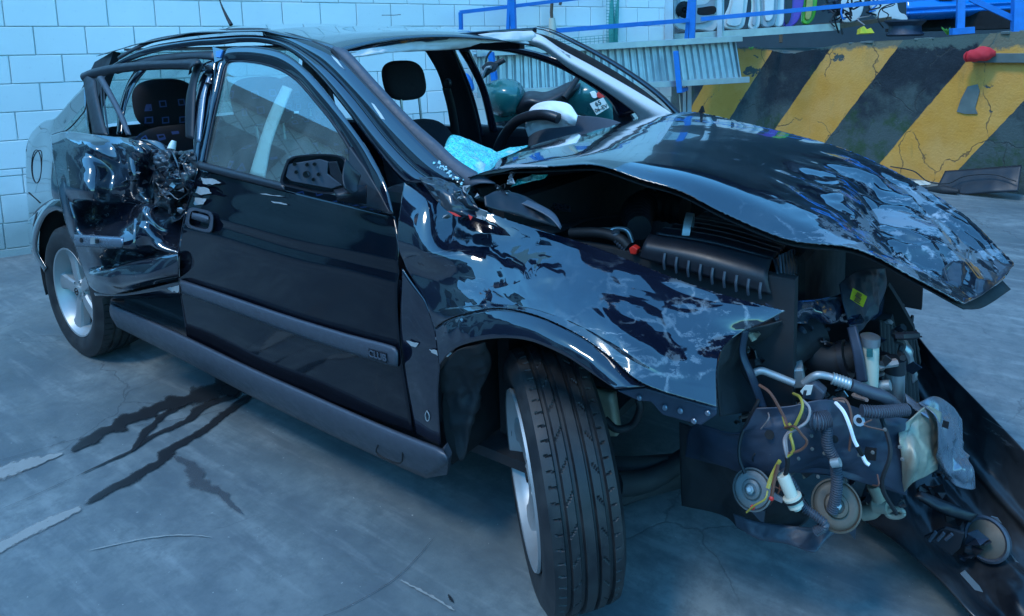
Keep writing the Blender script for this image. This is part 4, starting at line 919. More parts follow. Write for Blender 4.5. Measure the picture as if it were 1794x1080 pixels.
# window frame band and belt line
FO = [(348, 290), (362, 225), (374, 155), (384, 108), (396, 88), (425, 82), (455, 83), (492, 91), (525, 112), (562, 150), (606, 208), (648, 268), (676, 325), (690, 376)]
FI = [(358, 286), (369, 225), (384, 160), (396, 112), (412, 106), (436, 107), (466, 112), (496, 123), (522, 141), (552, 175), (585, 216), (618, 268), (645, 325), (668, 370)]
strip('window_frame', o3(FO, .004), o3(FI, -.010), M['paint'], door, n=110, m=8, bulge=.006)
FI2 = [(x+(512-x)*.025, y+(230-y)*.03) for x, y in FI]
strip('window_seal', o3(FI, -.006), o3(FI2, -.018), M['black_plastic'], door, n=110, m=4, bulge=.003)
strip('belt_moulding', o3([(348, 283), (400, 296), (460, 312), (500, 322)], .002), o3([(347, 296), (400, 310), (460, 325), (500, 335)], .008), M['black_plastic'], door, n=30, m=5, bulge=.006)
gl = [(360, 286), (370, 225), (384, 165), (398, 112), (425, 107), (452, 109), (490, 121), (520, 142), (550, 175), (580, 212), (610, 258), (613, 300), (600, 345), (500, 324), (430, 304)]
gp = [SD(x, y, -.014) for x, y in gl]
def flatten(P):
    P = np.array(P); c = P.mean(0); nn = np.linalg.svd(P-c)[2][2]; return [POS+(q-POS)*((c-POS)@nn)/((q-POS)@nn) for q in P]
gp = flatten(gp); mk('window_glass', gp, [tuple(range(len(gp)))], M['glass'], door, thick=.003)
# mirror corner panel and mirror
poly('mirror_corner', [SD(x, y, .008) for x, y in ((612, 256), (640, 296), (664, 336), (684, 374), (640, 362), (600, 345), (608, 300))], M['black_plastic'], door, depth=.012, bevel=.003)
mir = empty('door_mirror', (0, 0, 0)); mir.parent = car; mir.matrix_parent_inverse = car.matrix_basis.inverted()
HO = [(503, 280), (515, 274), (540, 271), (570, 270), (595, 273), (606, 281), (611, 292), (613, 305), (605, 330), (585, 340), (550, 338), (515, 330), (493, 324), (491, 315), (496, 298)]
hp = arc([at(x, y, 'y', -.985+(x-490)*.0007) for x, y in HO+[HO[0]]], 48)[:-1]; n = len(hp); hc = hp.mean(0)
back = np.array([-.035, .055, -.004]); V = list(hp)+[h+(hc-h)*.06+back*.35 for h in hp]+[h+(hc-h)*.25+back*.8 for h in hp]+[h+(hc-h)*.6+back for h in hp]+[h+(hc-h)*.07 for h in hp]+[h+(hc-h)*.10+back*.35 for h in hp]
F = []
for a in range(3): F += [(a*n+i, a*n+(i+1) % n, (a+1)*n+(i+1) % n, (a+1)*n+i) for i in range(n)]
F += [tuple(range(3*n, 4*n))]; F += [(i, (i+1) % n, 4*n+(i+1) % n, 4*n+i) for i in range(n)]; F += [(4*n+i, 4*n+(i+1) % n, 5*n+(i+1) % n, 5*n+i) for i in range(n)]; F += [tuple(range(5*n, 6*n))[::-1]]
mk('mirror_housing', V, F, M['black_plastic'], mir, smooth=True, auto=40)
inn = (hp[0]-hp[7]); xdir = (hp[7]-hp[0]); xdir /= np.linalg.norm(xdir)
def mp(px, py, o=0.): return at(px, py, 'y', -.985+(px-490)*.0007+.008-o)
for nm, L, mt_ in (('mirror_carrier', [(505, 288), (560, 279), (575, 284), (573, 305), (600, 325), (580, 331), (510, 318), (500, 310)], 'trim_plastic'), ('motor_bracket', [(575, 284), (590, 283), (598, 305), (606, 315), (600, 326), (578, 306)], 'black_plastic')):
    poly(nm, [mp(x, y, .006) for x, y in L], M[mt_], mir, depth=.006, bevel=.002)
for (x, y, r_) in ((537, 306, .0075), (516, 288, .004), (538, 289, .004), (519, 302, .004), (551, 288, .004), (558, 306, .004), (549, 315, .004)):
    lathe('mount_hole', [(0, -.002), (r_, -.002), (r_, .004), (r_*1.25, .004), (r_*1.25, 0)], mp(x, y, .008), ray(x, y)*-1, M['void_black'], mir, 12)
patch('mirror_arm', [[(585, 336, 'y', -.93), (612, 330, 'y', -.90), (640, 325, 'y', -.84)], [(590, 345, 'y', -.95), (615, 340, 'y', -.92), (640, 340, 'y', -.85)], [(590, 348, 'y', -.93), (612, 352, 'y', -.9), (640, 356, 'y', -.84)]], M['black_plastic'], mir, nu=14, nv=8, thick=.01)
strip('mirror_shell_side', [(605, 276, 'y', -.92), (618, 292, 'y', -.91), (632, 308, 'y', -.90)], [(604, 330, 'y', -.95), (617, 340, 'y', -.93), (628, 335, 'y', -.91)], M['black_plastic'], mir, n=14, m=8, bulge=-.01)

def handle(px0, py0, px1, py1, px2, py2, px3, py3, par, lab=None):
    """recessed grip handle: corner points clockwise"""
    Q = [np.array(q, float) for q in ((px0, py0), (px1, py1), (px2, py2), (px3, py3))]
    def uv(u, v): q = (Q[0]*(1-u)+Q[1]*u)*(1-v)+(Q[3]*(1-u)+Q[2]*u)*v; return q
    def ring(m_, off, rr=.18, n=28):
        out = []
        for k in range(n):
            a = 2*math.pi*k/n; cx, cy = math.cos(a), math.sin(a); e = 4.5
            s = (abs(cx)**e+abs(cy)**e)**(-1/e); u, v = .5+.5*cx*s*m_, .5+.5*cy*s*m_; q = uv(u, v); out.append(SD(q[0], q[1], off))
        return out
    L = [ring(1, -.002), ring(.99, .012), ring(.93, .018), ring(.74, .018), ring(.70, .012), ring(.66, -.015)]; n = 28
    V = sum(L, []); F = [(a*n+i, a*n+(i+1) % n, (a+1)*n+(i+1) % n, (a+1)*n+i) for a in range(5) for i in range(n)]+[tuple(range(5*n, 6*n))]
    h = mk('door_handle', V, F, M['trim_plastic'], par, smooth=True, auto=40)
    g = patch('grip', [[(*uv(.20, .26), .016), (*uv(.5, .24), .02), (*uv(.80, .26), .016)], [(*uv(.2, .40), .022), (*uv(.5, .40), .026), (*uv(.8, .40), .022)], [(*uv(.22, .52), .012), (*uv(.5, .54), .016), (*uv(.78, .52), .012)]], M['trim_plastic'], par, nu=14, nv=8, thick=.004)
handle(330, 361, 376, 372, 373, 412, 322, 398, door)
# pale scrapes on the door skin
def chip(L, off, mat, par, nm='scrape'):
    random.seed(len(L)*7+int(L[0][0])); P = []
    for i in range(len(L)):
        a, b = np.array(L[i], float), np.array(L[(i+1) % len(L)], float)
        for t in (0, .33, .66): q = a+(b-a)*t+np.array([random.uniform(-1, 1), random.uniform(-1, 1)])*.9; P.append(SD(q[0], q[1], off))
    c = sum(P)/len(P); V = [c]+P; return mk(nm, V, [(0, i+1, (i+1) % len(P)+1) for i in range(len(P))], M[mat], par)
for L in ([(352, 312), (372, 314), (388, 320), (372, 324), (356, 322)], [(346, 326), (364, 330), (370, 338), (352, 342), (342, 338)], [(342, 346), (362, 348), (356, 358), (338, 360)], [(455, 339), (490, 343), (500, 345), (470, 342)], [(475, 353), (500, 357), (505, 359), (480, 356)]): chip(L, .004, 'primer', door) if 'primer' in M else (simple('primer', (.30, .32, .33), .6, var=.3, scale=60), chip(L, .004, 'primer', door))
chip([(712, 597), (722, 599), (734, 602), (728, 609), (718, 605)], .008, 'primer', car); chip([(752, 612), (765, 614), (792, 618), (785, 626), (768, 624), (756, 618)], .01, 'primer', car)
tube('number_sticker', [(748, 720, .008), (745, 727, .008), (747, 737, .008), (751, 737, .008), (752, 728, .008), (748, 720, .008)], .0012, M['primer'], car, n=20, seg=5)

# ---- rear door, crushed
rd = empty('rear_door', (0, 0, 0)); rd.parent = car; rd.matrix_parent_inverse = car.matrix_basis.inverted()
RD = [
 [(89, 238, .10), (118, 231, .10), (160, 236, .08), (205, 240, .05), (245, 244, .02), (278, 248, -.02), (300, 262, -.05), (330, 272, -.08)],
 [(92, 262, .12), (120, 258, .12), (160, 262, .11), (205, 262, .05), (245, 266, .04), (272, 272, -.03), (300, 285, -.02), (338, 290, -.10)],
 [(98, 300, .12), (125, 298, .13), (160, 300, .11), (200, 302, .03), (235, 308, .03), (262, 315, -.06), (295, 325, -.02), (342, 322, -.12)],
 [(104, 335, .12), (128, 338, .13), (160, 345, .11), (190, 350, .04), (222, 350, -.01), (256, 352, -.02), (290, 362, -.09), (336, 355, -.08)],
 [(112, 375, .12), (132, 378, .11), (160, 380, .02), (190, 372, -.005), (222, 366, -.01), (256, 362, .0), (284, 388, -.02), (326, 385, -.10)],
 [(122, 410, .11), (140, 412, .11), (165, 410, .075), (195, 405, .065), (225, 402, .055), (256, 400, .03), (284, 415, -.01), (318, 420, -.06)],
 [(130, 425, .11), (146, 428, .11), (170, 430, .11), (200, 432, .10), (228, 434, .07), (256, 430, .03), (284, 436, .01), (313, 440, -.02)],
 [(142, 460, .09), (156, 464, .09), (176, 466, .08), (204, 464, .03), (230, 458, .0), (256, 452, -.02), (284, 448, -.01), (312, 446, -.01)],
 [(150, 484, .09), (164, 480, .11), (182, 474, .10), (206, 468, .08), (232, 461, .06), (258, 455, .05), (286, 450, .04), (312, 447, .02)],
 [(152, 488, .09), (168, 492, .11), (190, 494, .11), (212, 494, .09), (236, 490, .08), (260, 486, .07), (286, 481, .05), (313, 476, .02)],
 [(156, 500, .08), (172, 512, .08), (194, 516, .07), (216, 512, .05), (238, 506, .04), (262, 500, .03), (288, 494, .01), (314, 488, .0)],
]
def rdmask(u, v):
    m = np.clip((u-.12)*3, .06, 1)*np.clip((.80-v)*8, .12, 1)
    m = m*(.25 if .45 < v < .72 and u < .7 else 1)
    return m*(1.3 if (u > .62 and .0 < v < .55) else 1)
patch('door_skin', RD, M['paint_door_wreck'] if 'paint_door_wreck' in M else paint('paint_door_wreck', scuff=.8, dust=.12, sc=2., rough=.12), rd, nu=170, nv=150, amp=.012, size=.16, k=(1, .35, .04), seed=4, mask=rdmask)
# torn B pillar and lock area, heavily folded
BP = [[(262, 262, -.02), (285, 262, .00), (312, 266, -.03), (342, 262, -.02)], [(268, 290, -.06), (290, 292, .0), (315, 295, -.05), (346, 290, -.02)], [(268, 320, -.01), (290, 322, -.07), (318, 325, .0), (345, 318, -.04)], [(272, 350, -.06), (295, 355, .0), (315, 350, -.08), (338, 350, -.03)], [(285, 378, -.03), (298, 392, -.06), (312, 385, -.01), (326, 380, -.04)]]
patch('torn_b_pillar', BP, M['paint_bare'], car, nu=100, nv=100, amp=.034, size=.07, k=(1, .45, .15), seed=11, thick=.002)
for k, P in enumerate(([(262, 322, .04), (272, 300, .05), (290, 292, .06), (300, 300, .03)], [(300, 262, .02), (312, 290, .05), (318, 318, .02), (330, 335, .0)], [(330, 270, .02), (322, 292, .04), (335, 312, .02)], [(278, 345, .03), (296, 338, .05), (312, 350, .04), (330, 338, .03)])):
    V, F = tube_mesh(arc([SD(*q) for q in P], 14), [.001, .003, .002, .001], 4); mk('torn_edge', V, F, M['paint_bare'], car)
random.seed(21)
def shard(cx, cy, sz, off, mat, par, nm='torn_metal'):
    P = []; k = random.randint(5, 7)
    for i in range(k):
        a = 2*math.pi*i/k+random.uniform(-.3, .3); r_ = sz*random.uniform(.35, 1.25); P.append(SD(cx+math.cos(a)*r_, cy+math.sin(a)*r_*.9, off+random.uniform(-.03, .03)))
    c = sum(P)/len(P)+np.array([0, random.uniform(-.02, .02), 0]); mk(nm, [c]+P, [(0, i+1, (i+1) % k+1) for i in range(k)], M[mat], par, thick=.0015)
for k in range(18): shard(random.uniform(262, 338), random.uniform(262, 372), random.uniform(4, 13), random.uniform(-.03, .05), random.choice(['paint', 'paint_bare', 'paint', 'paint_bare', 'bare_steel']), car)
for k in range(6): shard(random.uniform(190, 262), random.uniform(300, 345), random.uniform(4, 8), random.uniform(.05, .08), 'paint_bare', rd)
tube('lock_stub', [(300, 262, .02), (303, 252, .02), (305, 247, .02)], [.014, .012, .008], M['white_plastic'], car, n=8)
# moulding bracket on the rear door
patch('moulding_carrier', [[(131, 411, .13), (170, 413, .128), (216, 416, .105)], [(131, 421, .14), (170, 424, .138), (216, 427, .112)], [(132, 432, .13), (170, 434, .128), (214, 436, .102)]], M['steel_light'] if 'steel_light' in M else simple('steel_light', (.16, .20, .25), .25, .5, var=.2), rd, nu=24, nv=6)
lathe('clip_hole', [(0, .003), (.009, .003), (.009, 0)], SD(143, 421, .142), (0, -1, .1), M['void_black'], rd, 14)
poly('spring_clip', [SD(x, y, .148) for x, y in ((158, 417), (166, 417), (166, 428), (158, 428))], M['galvanised'], rd, depth=.006); poly('clip_slot', [SD(x, y, .147) for x, y in ((167, 420), (171, 420), (171, 427), (167, 427))], M['void_black'], rd, depth=.004)
def SDo(o): return o
handle(99, 292, 150, 293, 150, 327, 98, 325, rd)
for o in [x for x in bpy.data.objects if x.parent == rd and x.name.startswith(('door_handle', 'grip'))]:
    for v in o.data.vertices:
        p = np.array(v.co); d = p-POS; v.co = POS+d*.965      # sits on the pulled-out door skin
strip('lower_flap', [(165, 514, .05), (220, 515, .04), (318, 492, .0)], [(170, 522, .0), (240, 524, -.01), (320, 520, -.02)], M['paint'], rd, n=30, m=4)
chip([(294, 505), (304, 502), (314, 500), (312, 514), (306, 510), (300, 512)], .03, 'primer', rd)
strip('door_edge', [(x, y, o) for x, y, o in [r[0] for r in RD]], [(x-1, y, o-.05) for x, y, o in [r[0] for r in RD]], M['paint_quarter'], rd, n=40, m=4)
poly('door_top_edge', [SD(x, y, .07) for x, y in ((90, 236), (102, 232), (112, 229), (120, 231), (104, 238))], M['black_plastic'], rd, depth=.03)
# rear door window frame, bent outwards
TF0 = [(144, 129), (165, 121), (205, 113), (260, 108), (310, 106), (346, 104), (352, 110)]; TF1 = [(149, 146), (168, 137), (210, 128), (262, 123), (310, 122), (336, 124), (330, 132)]
strip('top_frame', [(x, y, .05) for x, y in TF0], [(x, y, .04) for x, y in TF1], M['black_plastic'], rd, n=50, m=6, bulge=.012)
def bar(nm, A, B, o0, o1, mat, par, n=24, bulge=.004): return strip(nm, [(x, y, o0+(o1-o0)*i/(len(A)-1)) for i, (x, y) in enumerate(A)], [(x, y, o0+(o1-o0)*i/(len(B)-1)) for i, (x, y) in enumerate(B)], M[mat], par, n=n, m=5, bulge=bulge)
bar('rear_frame', [(145, 130), (150, 165), (158, 205), (163, 238)], [(168, 140), (172, 170), (180, 205), (190, 238)], .05, .06, 'black_plastic', rd)
bar('glass_divider', [(171, 138), (190, 170), (208, 205), (222, 237)], [(181, 134), (200, 168), (217, 202), (230, 237)], .055, .06, 'trim_plastic', rd, bulge=.008)
bar('front_frame', [(344, 104), (334, 140), (326, 180), (326, 240)], [(357, 112), (345, 145), (342, 185), (340, 245)], .03, -.02, 'black_plastic', rd, bulge=.006)
for k, (x0, x1) in enumerate(((168, 176), (176, 184), (181, 190))): tube('frame_wire', [(x0, 150, .04), (x0+3, 190, .04), (x1, 236, .05)], .003, M['paint_bare'], rd, n=16, seg=6)
# body aperture behind the rear door: inner frame edges
bar('rear_aperture_rail', [(240, 118), (222, 150), (210, 190), (204, 236)], [(262, 116), (236, 150), (220, 190), (214, 236)], -.03, -.03, 'paint', car)
bar('aperture_top', [(200, 118), (260, 100), (330, 92), (380, 90)], [(205, 130), (262, 113), (330, 104), (375, 106)], -.012, -.012, 'black_plastic', car)
# B pillar upper (bright outer strip between the two doors)
bar('b_pillar_skin', [(352, 118), (342, 165), (338, 200), (340, 262), (344, 300)], [(384, 104), (372, 165), (362, 215), (352, 262), (348, 296)], -.02, -.03, 'paint', car, bulge=.01)
bar('b_pillar_chrome', [(365, 135), (352, 170), (347, 205), (346, 250)], [(372, 130), (362, 165), (357, 205), (352, 250)], .0, .0, 'steel_light', car, bulge=.006)
poly('frame_corner', [SD(x, y, .012) for x, y in ((372, 82), (392, 88), (388, 104), (376, 110))], M['paint'], car, depth=.01); poly('corner_clip', [SD(x, y, .016) for x, y in ((378, 90), (390, 88), (385, 101), (378, 100))], M['blue_clip'] if 'blue_clip' in M else simple('blue_clip', (.05, .2, .5), .3), car, depth=.004)
for k in range(5): shard(random.uniform(352, 378), random.uniform(108, 150), 8, random.uniform(.0, .03), random.choice(['paint', 'paint_bare']), car)

# ---- front wing (crumpled fender)
if 1:
    T = [(708, 318), (750, 322), (792, 345), (860, 375), (960, 408), (1080, 450), (1180, 490), (1290, 522), (1374, 545)]
    fa = [
     [(708, 318, .0), (750, 318, -.03), (800, 345, -.07), (870, 378, -.11), (960, 408, -.135), (1060, 440, -.15), (1160, 480, -.16), (1270, 518, -.17), (1376, 545, -.19)],
     [(702, 360, .01), (748, 372, .01), (800, 395, -.05), (868, 415, -.08), (955, 438, -.095), (1055, 470, -.10), (1150, 505, -.11), (1250, 540, -.13), (1345, 562, -.17)],
     [(696, 420, .03), (745, 440, .035), (800, 448, -.01), (865, 456, -.045), (950, 472, -.04), (1045, 500, -.055), (1140, 538, -.055), (1225, 570, -.085), (1300, 582, -.14)],
     [(712, 470, .00), (755, 485, -.01), (800, 490, -.01), (862, 496, -.02), (945, 510, .0), (1035, 535, .0), (1125, 572, -.005), (1200, 600, -.03), (1268, 608, -.075)],
     [(740, 520, .00), (768, 522, .0), (805, 525, .01), (866, 522, .01), (940, 532, .025), (1025, 560, .04), (1110, 605, .06), (1185, 640, .04), (1256, 648, -.01)],
     [(762, 574, .01), (784, 560, .02), (815, 550, .03), (872, 540, .035), (938, 552, .045), (1010, 585, .07), (1068, 625, .09), (1130, 674, .11), (1256, 714, .04)]]
    def fmask(u, v): return (.35+.65*min(1, u*3))*(1 if v < .9 else .4)
    patch('front_wing', fa, M['paint_scuffed'], car, nu=220, nv=120, amp=.016, size=.20, seed=6, mask=fmask, thick=.002, jag=.004)
    # arch flare below the tear line
    F0 = [(762, 578), (784, 563), (815, 553), (872, 543), (938, 555), (1010, 588), (1068, 628), (1130, 677)]
    F1 = [(770, 640), (788, 618), (815, 603), (865, 593), (925, 596), (985, 620), (1035, 652), (1078, 682)]
    Fm = [((a[0]+b[0])/2, (a[1]+b[1])/2) for a, b in zip(F0, F1)]
    patch('arch_flare', [[(x, y, .034+.009*i) for i, (x, y) in enumerate(F0)], [(x, y, .047+.011*i) for i, (x, y) in enumerate(Fm)], [(x, y, .055+.011*i) for i, (x, y) in enumerate(F1)]], M['paint'], car, nu=90, nv=18, amp=.003, freq=6, seed=2, thick=.003)
    # lower rear part of the wing behind the wheel
    W0 = [(705, 470), (702, 560), (708, 640), (720, 710), (730, 762)]; W1 = [(740, 522), (752, 560), (768, 600), (768, 660), (764, 700)]; W2 = [(752, 545), (772, 580), (782, 620), (776, 680), (780, 790)]
    patch('wing_rear', [[(x, y, .0) for x, y in W0], [(x, y, .004) for x, y in ((722, 495), (728, 560), (738, 630), (742, 700), (752, 772))], [(x, y, .004) for x, y in ((744, 525), (762, 572), (772, 620), (768, 690), (772, 780))]], M['paint'], car, nu=40, nv=16)
    # torn top corner by the windscreen
    for k in range(14): shard(random.uniform(780, 850), random.uniform(330, 385), random.uniform(4, 11), random.uniform(.01, .05), random.choice(['primer', 'bare_steel', 'paint_bare', 'primer']), car)
    patch('torn_wing_corner', [[(735, 312, .02), (770, 312, .03), (800, 330, .02), (826, 345, .0)], [(748, 330, .03), (778, 340, .05), (805, 352, .04), (838, 365, .02)], [(765, 352, .02), (786, 370, .035), (815, 378, .03), (850, 382, .0)]], M['paint_bare'], car, nu=60, nv=40, amp=.016, size=.06, seed=8)
    for nm, L in (('red_scrape', [(784, 370), (796, 373), (808, 380), (798, 379)]), ('red_scrape', [(820, 376), (828, 380), (824, 386)])): poly(nm, [SD(x, y, .055) for x, y in L], M['red_plastic'], car, depth=.001)
    # hole and slots
    def pit(L, off, nm='tear_hole'): return poly(nm, [SD(x, y, off) for x, y in L], M['void_black'], car, depth=.002)
    # bolted edge bracket under the wing
    BR0 = [(1075, 682), (1130, 680), (1190, 695), (1256, 716)]
    poly('wing_bracket', [SD(x, y, .07-.0002*(x-1075)) for x, y in ((1080, 686), (1130, 680), (1256, 716), (1256, 728), (1228, 747), (1160, 728), (1140, 705), (1120, 704))], M['steel_blue_inner'], car, depth=.02, bevel=.004)
    for (x, y) in ((1120, 697), (1165, 714), (1192, 720), (1216, 738), (1240, 724)): lathe('bracket_bolt', [(.006, 0), (.006, .002), (.004, .004), (0, .004)], SD(x, y, .074-.0002*(x-1075)), (0, -1, .1), M['steel_light'], car, 10)
    arch_liner('front_arch_liner', (0, 0, .40), .37, -.80, -.42, M['void_black'], .22)
    patch('arch_liner_shred', [[(770, 650, -.02), (800, 615, -.02), (850, 600, -.04)], [(775, 720, -.05), (808, 690, -.08), (860, 640, -.10)], [(792, 802, -.03), (815, 800, -.05), (830, 700, -.10)]], M['underbody'], car, nu=30, nv=30, amp=.012, freq=10, seed=5)
    patch('suspension_strut', [[(1040, 680, 'y', -.5), (1075, 690, 'y', -.5)], [(1060, 760, 'y', -.5), (1085, 760, 'y', -.5)]], M['tan_metal'], car, nu=6, nv=6, thick=.03)
    tube('brake_hose', [(1060, 735, 'y', -.62), (1080, 752, 'y', -.62), (1108, 745, 'y', -.6), (1122, 715, 'y', -.6), (1118, 700, 'y', -.6)], .010, M['rubber'], car, n=24)
    tube('control_arm', [(1080, 850, 'y', -.5), (1140, 840, 'y', -.4), (1220, 790, 'y', -.25)], [.035, .03, .03], M['underbody'], car, n=10)
    patch('subframe', [[(1040, 800, 'y', -.45), (1200, 800, 'y', -.3)], [(1080, 890, 'y', -.5), (1230, 840, 'y', -.25)]], M['underbody'], car, nu=8, nv=4, thick=.03)

# ---- bonnet (crumpled), rows from near edge to far edge
HN = [
 [(820, 312, 'y', -.66), (872, 297, 'y', -.64), (972, 292, 'y', -.62), (1046, 290, 'y', -.62), (1120, 314, 'y', -.62), (1194, 336, 'y', -.61), (1268, 374, 'y', -.60), (1383, 421, 'y', -.58), (1500, 436, 'y', -.52), (1600, 486, 'y', -.47), (1688, 533, 'y', -.42)],
 [(832, 303, 'y', -.60), (890, 287, 'y', -.57), (978, 277, 'y', -.55), (1050, 272, 'y', -.54), (1130, 287, 'y', -.53), (1210, 304, 'y', -.52), (1290, 334, 'y', -.51), (1400, 380, 'y', -.49), (1510, 420, 'y', -.45), (1612, 482, 'y', -.41), (1696, 530, 'y', -.38)],
 [(862, 282, 'y', -.38), (920, 264, 'y', -.34), (1005, 252, 'y', -.32), (1085, 248, 'y', -.30), (1165, 258, 'y', -.29), (1250, 275, 'y', -.28), (1340, 305, 'y', -.28), (1440, 350, 'y', -.27), (1545, 405, 'y', -.27), (1640, 466, 'y', -.26), (1714, 520, 'y', -.28)],
 [(915, 262, 'y', -.08), (970, 244, 'y', -.06), (1045, 232, 'y', -.05), (1120, 228, 'y', -.03), (1200, 235, 'y', -.02), (1285, 250, 'y', -.03), (1375, 278, 'y', -.04), (1470, 318, 'y', -.06), (1572, 374, 'y', -.1), (1665, 440, 'y', -.13), (1738, 505, 'y', -.17)],
 [(1010, 236, 'y', .25), (1050, 224, 'y', .25), (1105, 214, 'y', .25), (1165, 211, 'y', .24), (1230, 217, 'y', .22), (1310, 232, 'y', .2), (1400, 256, 'y', .18), (1495, 294, 'y', .14), (1595, 350, 'y', .1), (1688, 415, 'y', .04), (1760, 488, 'y', -.04)],
 [(1110, 210, 'y', .52), (1140, 205, 'y', .52), (1175, 200, 'y', .50), (1212, 197, 'y', .48), (1240, 201, 'y', .46), (1310, 217, 'y', .42), (1396, 238, 'y', .38), (1485, 264, 'y', .34), (1580, 308, 'y', .28), (1675, 368, 'y', .2), (1776, 462, 'y', .06)],
]
def hmask(u, v):
    f = np.clip((u-.60)*4.5, .0, 1)*np.clip((v-.12)*4, .25, 1)*1.5
    return .02+f
patch('bonnet', HN, M['paint_bonnet'], car, nu=220, nv=130, amp=.022, size=.19, k=(1, .4, .12), seed=13, mask=hmask, thick=.003, jag=.003)
# inner panel of the bonnet (frame underneath), set lower
HI = [[(x, y+9, 'y', c+.04) for (x, y, _, c) in HN[0]], [(x+10, y+18, 'y', c+.10) for (x, y, _, c) in HN[2]], [(x+10, y+20, 'y', c+.02) for (x, y, _, c) in HN[4]]]
patch('bonnet_inner_panel', HI, M['underbody'], car, nu=60, nv=20, thick=.004, amp=.006, freq=9, seed=3)
# folded nose of the bonnet, front lip and rag edge
patch('bonnet_front_fold', [[(1688, 534, 'y', -.42), (1712, 521, 'y', -.30), (1740, 503, 'y', -.18), (1776, 466, 'y', .05)], [(1672, 520, 'y', -.36), (1690, 500, 'y', -.24), (1716, 470, 'y', -.08), (1740, 440, 'y', .08)], [(1652, 470, 'y', -.28), (1676, 452, 'y', -.16), (1692, 440, 'y', -.02), (1712, 425, 'y', .1)]], M['paint_bare'], car, nu=90, nv=50, amp=.022, size=.08, seed=17)
random.seed(8)
# scraped streaks over the buckled nose
def onbonnet(u, v):
    return None
poly('wiper_fin', [at(x, y, 'y', .5) for x, y in ((1222, 200), (1229, 186), (1232, 198))], M['void_black'], car, depth=.02)
tube('bonnet_edge_torn', [(840, 305, 'y', -.63), (870, 299, 'y', -.62), (905, 292, 'y', -.62), (960, 292, 'y', -.62)], [.004, .008, .006, .003], M['primer'], car, n=24, seg=5)

# ---- scuttle, cowl and under-bonnet
patch('cowl_panel', [[(835, 330, 'y', -.58), (900, 318, 'y', -.4), (1000, 305, 'y', -.1), (1120, 290, 'y', .3)], [(860, 372, 'y', -.60), (930, 385, 'y', -.45), (1040, 360, 'y', -.1), (1150, 330, 'y', .3)], [(905, 400, 'y', -.60), (975, 408, 'y', -.5), (1040, 385, 'y', -.2), (1170, 370, 'y', .3)]], M['underbody'], car, nu=50, nv=24, amp=.006, freq=7, seed=2)
patch('scuttle_plastic', [[(848, 345, .04), (875, 335, .00), (920, 345, -.06), (965, 372, -.08)], [(850, 362, .04), (885, 372, .0), (930, 385, -.04), (975, 398, -.07)]], M['black_plastic'], car, nu=30, nv=8, amp=.004, freq=12, seed=4)
patch('curled_seal', [[(880, 350, -.03), (920, 360, -.04), (960, 380, -.04), (982, 402, -.03)], [(900, 346, -.05), (935, 355, -.06), (970, 374, -.06), (984, 398, -.04)]], M['trim_plastic'], car, nu=20, nv=5)
g = MB()
for i in range(9): g.add(tube_mesh([at(942+i*7, 352+i*1.2, 'y', -.42), at(950+i*6, 368, 'y', -.44)], .0022, 4))
for i in range(4): g.add(tube_mesh([at(940+i*3, 352+i*5, 'y', -.42), at(1000, 362+i*3, 'y', -.42)], .0022, 4))
g.mk('cowl_grille', M['black_plastic'], car)
box('engine_block', (.22, .05, .62), (.42, .62, .38), M['void_black'], car, bevel=.03); box('bulkhead', (-.28, .0, .62), (.04, 1.3, .66), M['void_black'], car); box('far_inner_wing', (.2, .60, .62), (.9, .03, .45), M['void_black'], car)  # near-black boxes fill in the dark of the engine bay
box('near_inner_wing', (.10, -.50, .66), (.75, .03, .34), M['underbody'], car)
# far wing outer skin (unseen side)
strip('far_wing', [(.45, .70, .78), (-.35, .78, .98)] and [(1200, 205, 'y', .66), (1400, 262, 'y', .6)], [(1190, 300, 'y', .80), (1400, 360, 'y', .74)], M['paint'], car, n=12, m=6)
# air filter box
AB = [[(1138, 412, 'y', -.50), (1220, 425, 'y', -.50), (1310, 445, 'y', -.49), (1352, 455, 'y', -.48)], [(1128, 430, 'y', -.54), (1215, 448, 'y', -.54), (1300, 472, 'y', -.53), (1345, 486, 'y', -.52)], [(1122, 452, 'y', -.545), (1210, 476, 'y', -.545), (1300, 502, 'y', -.535), (1352, 516, 'y', -.52)]]
ab = patch('air_filter_box', AB, M['black_plastic'], car, nu=30, nv=12, thick=.01)
for i in range(9):
    x = 1165+i*21; a = (x, 444+i*6.4, 'y', -.552); tube('box_rib', [a, (x-2, 458+i*6.6, 'y', -.558), (x-1, 472+i*6.4, 'y', -.552)], .0035, M['trim_plastic'], ab, seg=6, n=8)
patch('air_filter_lid', [[(1230, 380, 'y', -.1), (1300, 395, 'y', -.1), (1385, 425, 'y', -.1)], [(1150, 408, 'y', -.47), (1250, 424, 'y', -.47), (1356, 452, 'y', -.46)]], M['black_plastic'], ab, nu=40, nv=20, thick=.008, fn=lambda G, N: G+N*(.004*np.sign(np.sin(np.arange(G.shape[0])*1.6)))[:, None, None])
patch('box_end', [[(1355, 455, 'y', -.47), (1390, 435, 'y', -.2)], [(1362, 485, 'y', -.50), (1398, 462, 'y', -.22)], [(1352, 520, 'y', -.51), (1395, 490, 'y', -.25)]], M['black_plastic'], ab, nu=12, nv=12, thick=.006)
for i in range(6): tube('box_rib', [(1366+i*5, 447-i*2, 'y', -.46+i*.045), (1370+i*5, 500-i*4, 'y', -.50+i*.045)], .003, M['trim_plastic'], ab, seg=5, n=6)
tube('intake_hose', [(1120, 400, 'y', -.36), (1118, 372, 'y', -.2), (1145, 358, 'y', -.1), (1200, 368, 'y', -.1)], [.035, .05, .055, .05], M['rubber'], car, n=60, rib=.03)
lathe('hose_clamp', [(.05, -.01), (.056, -.01), (.056, .01), (.05, .01)], at(1205, 410, 'y', -.40), (1, .3, -.1), M['galvanised'], car, 24)
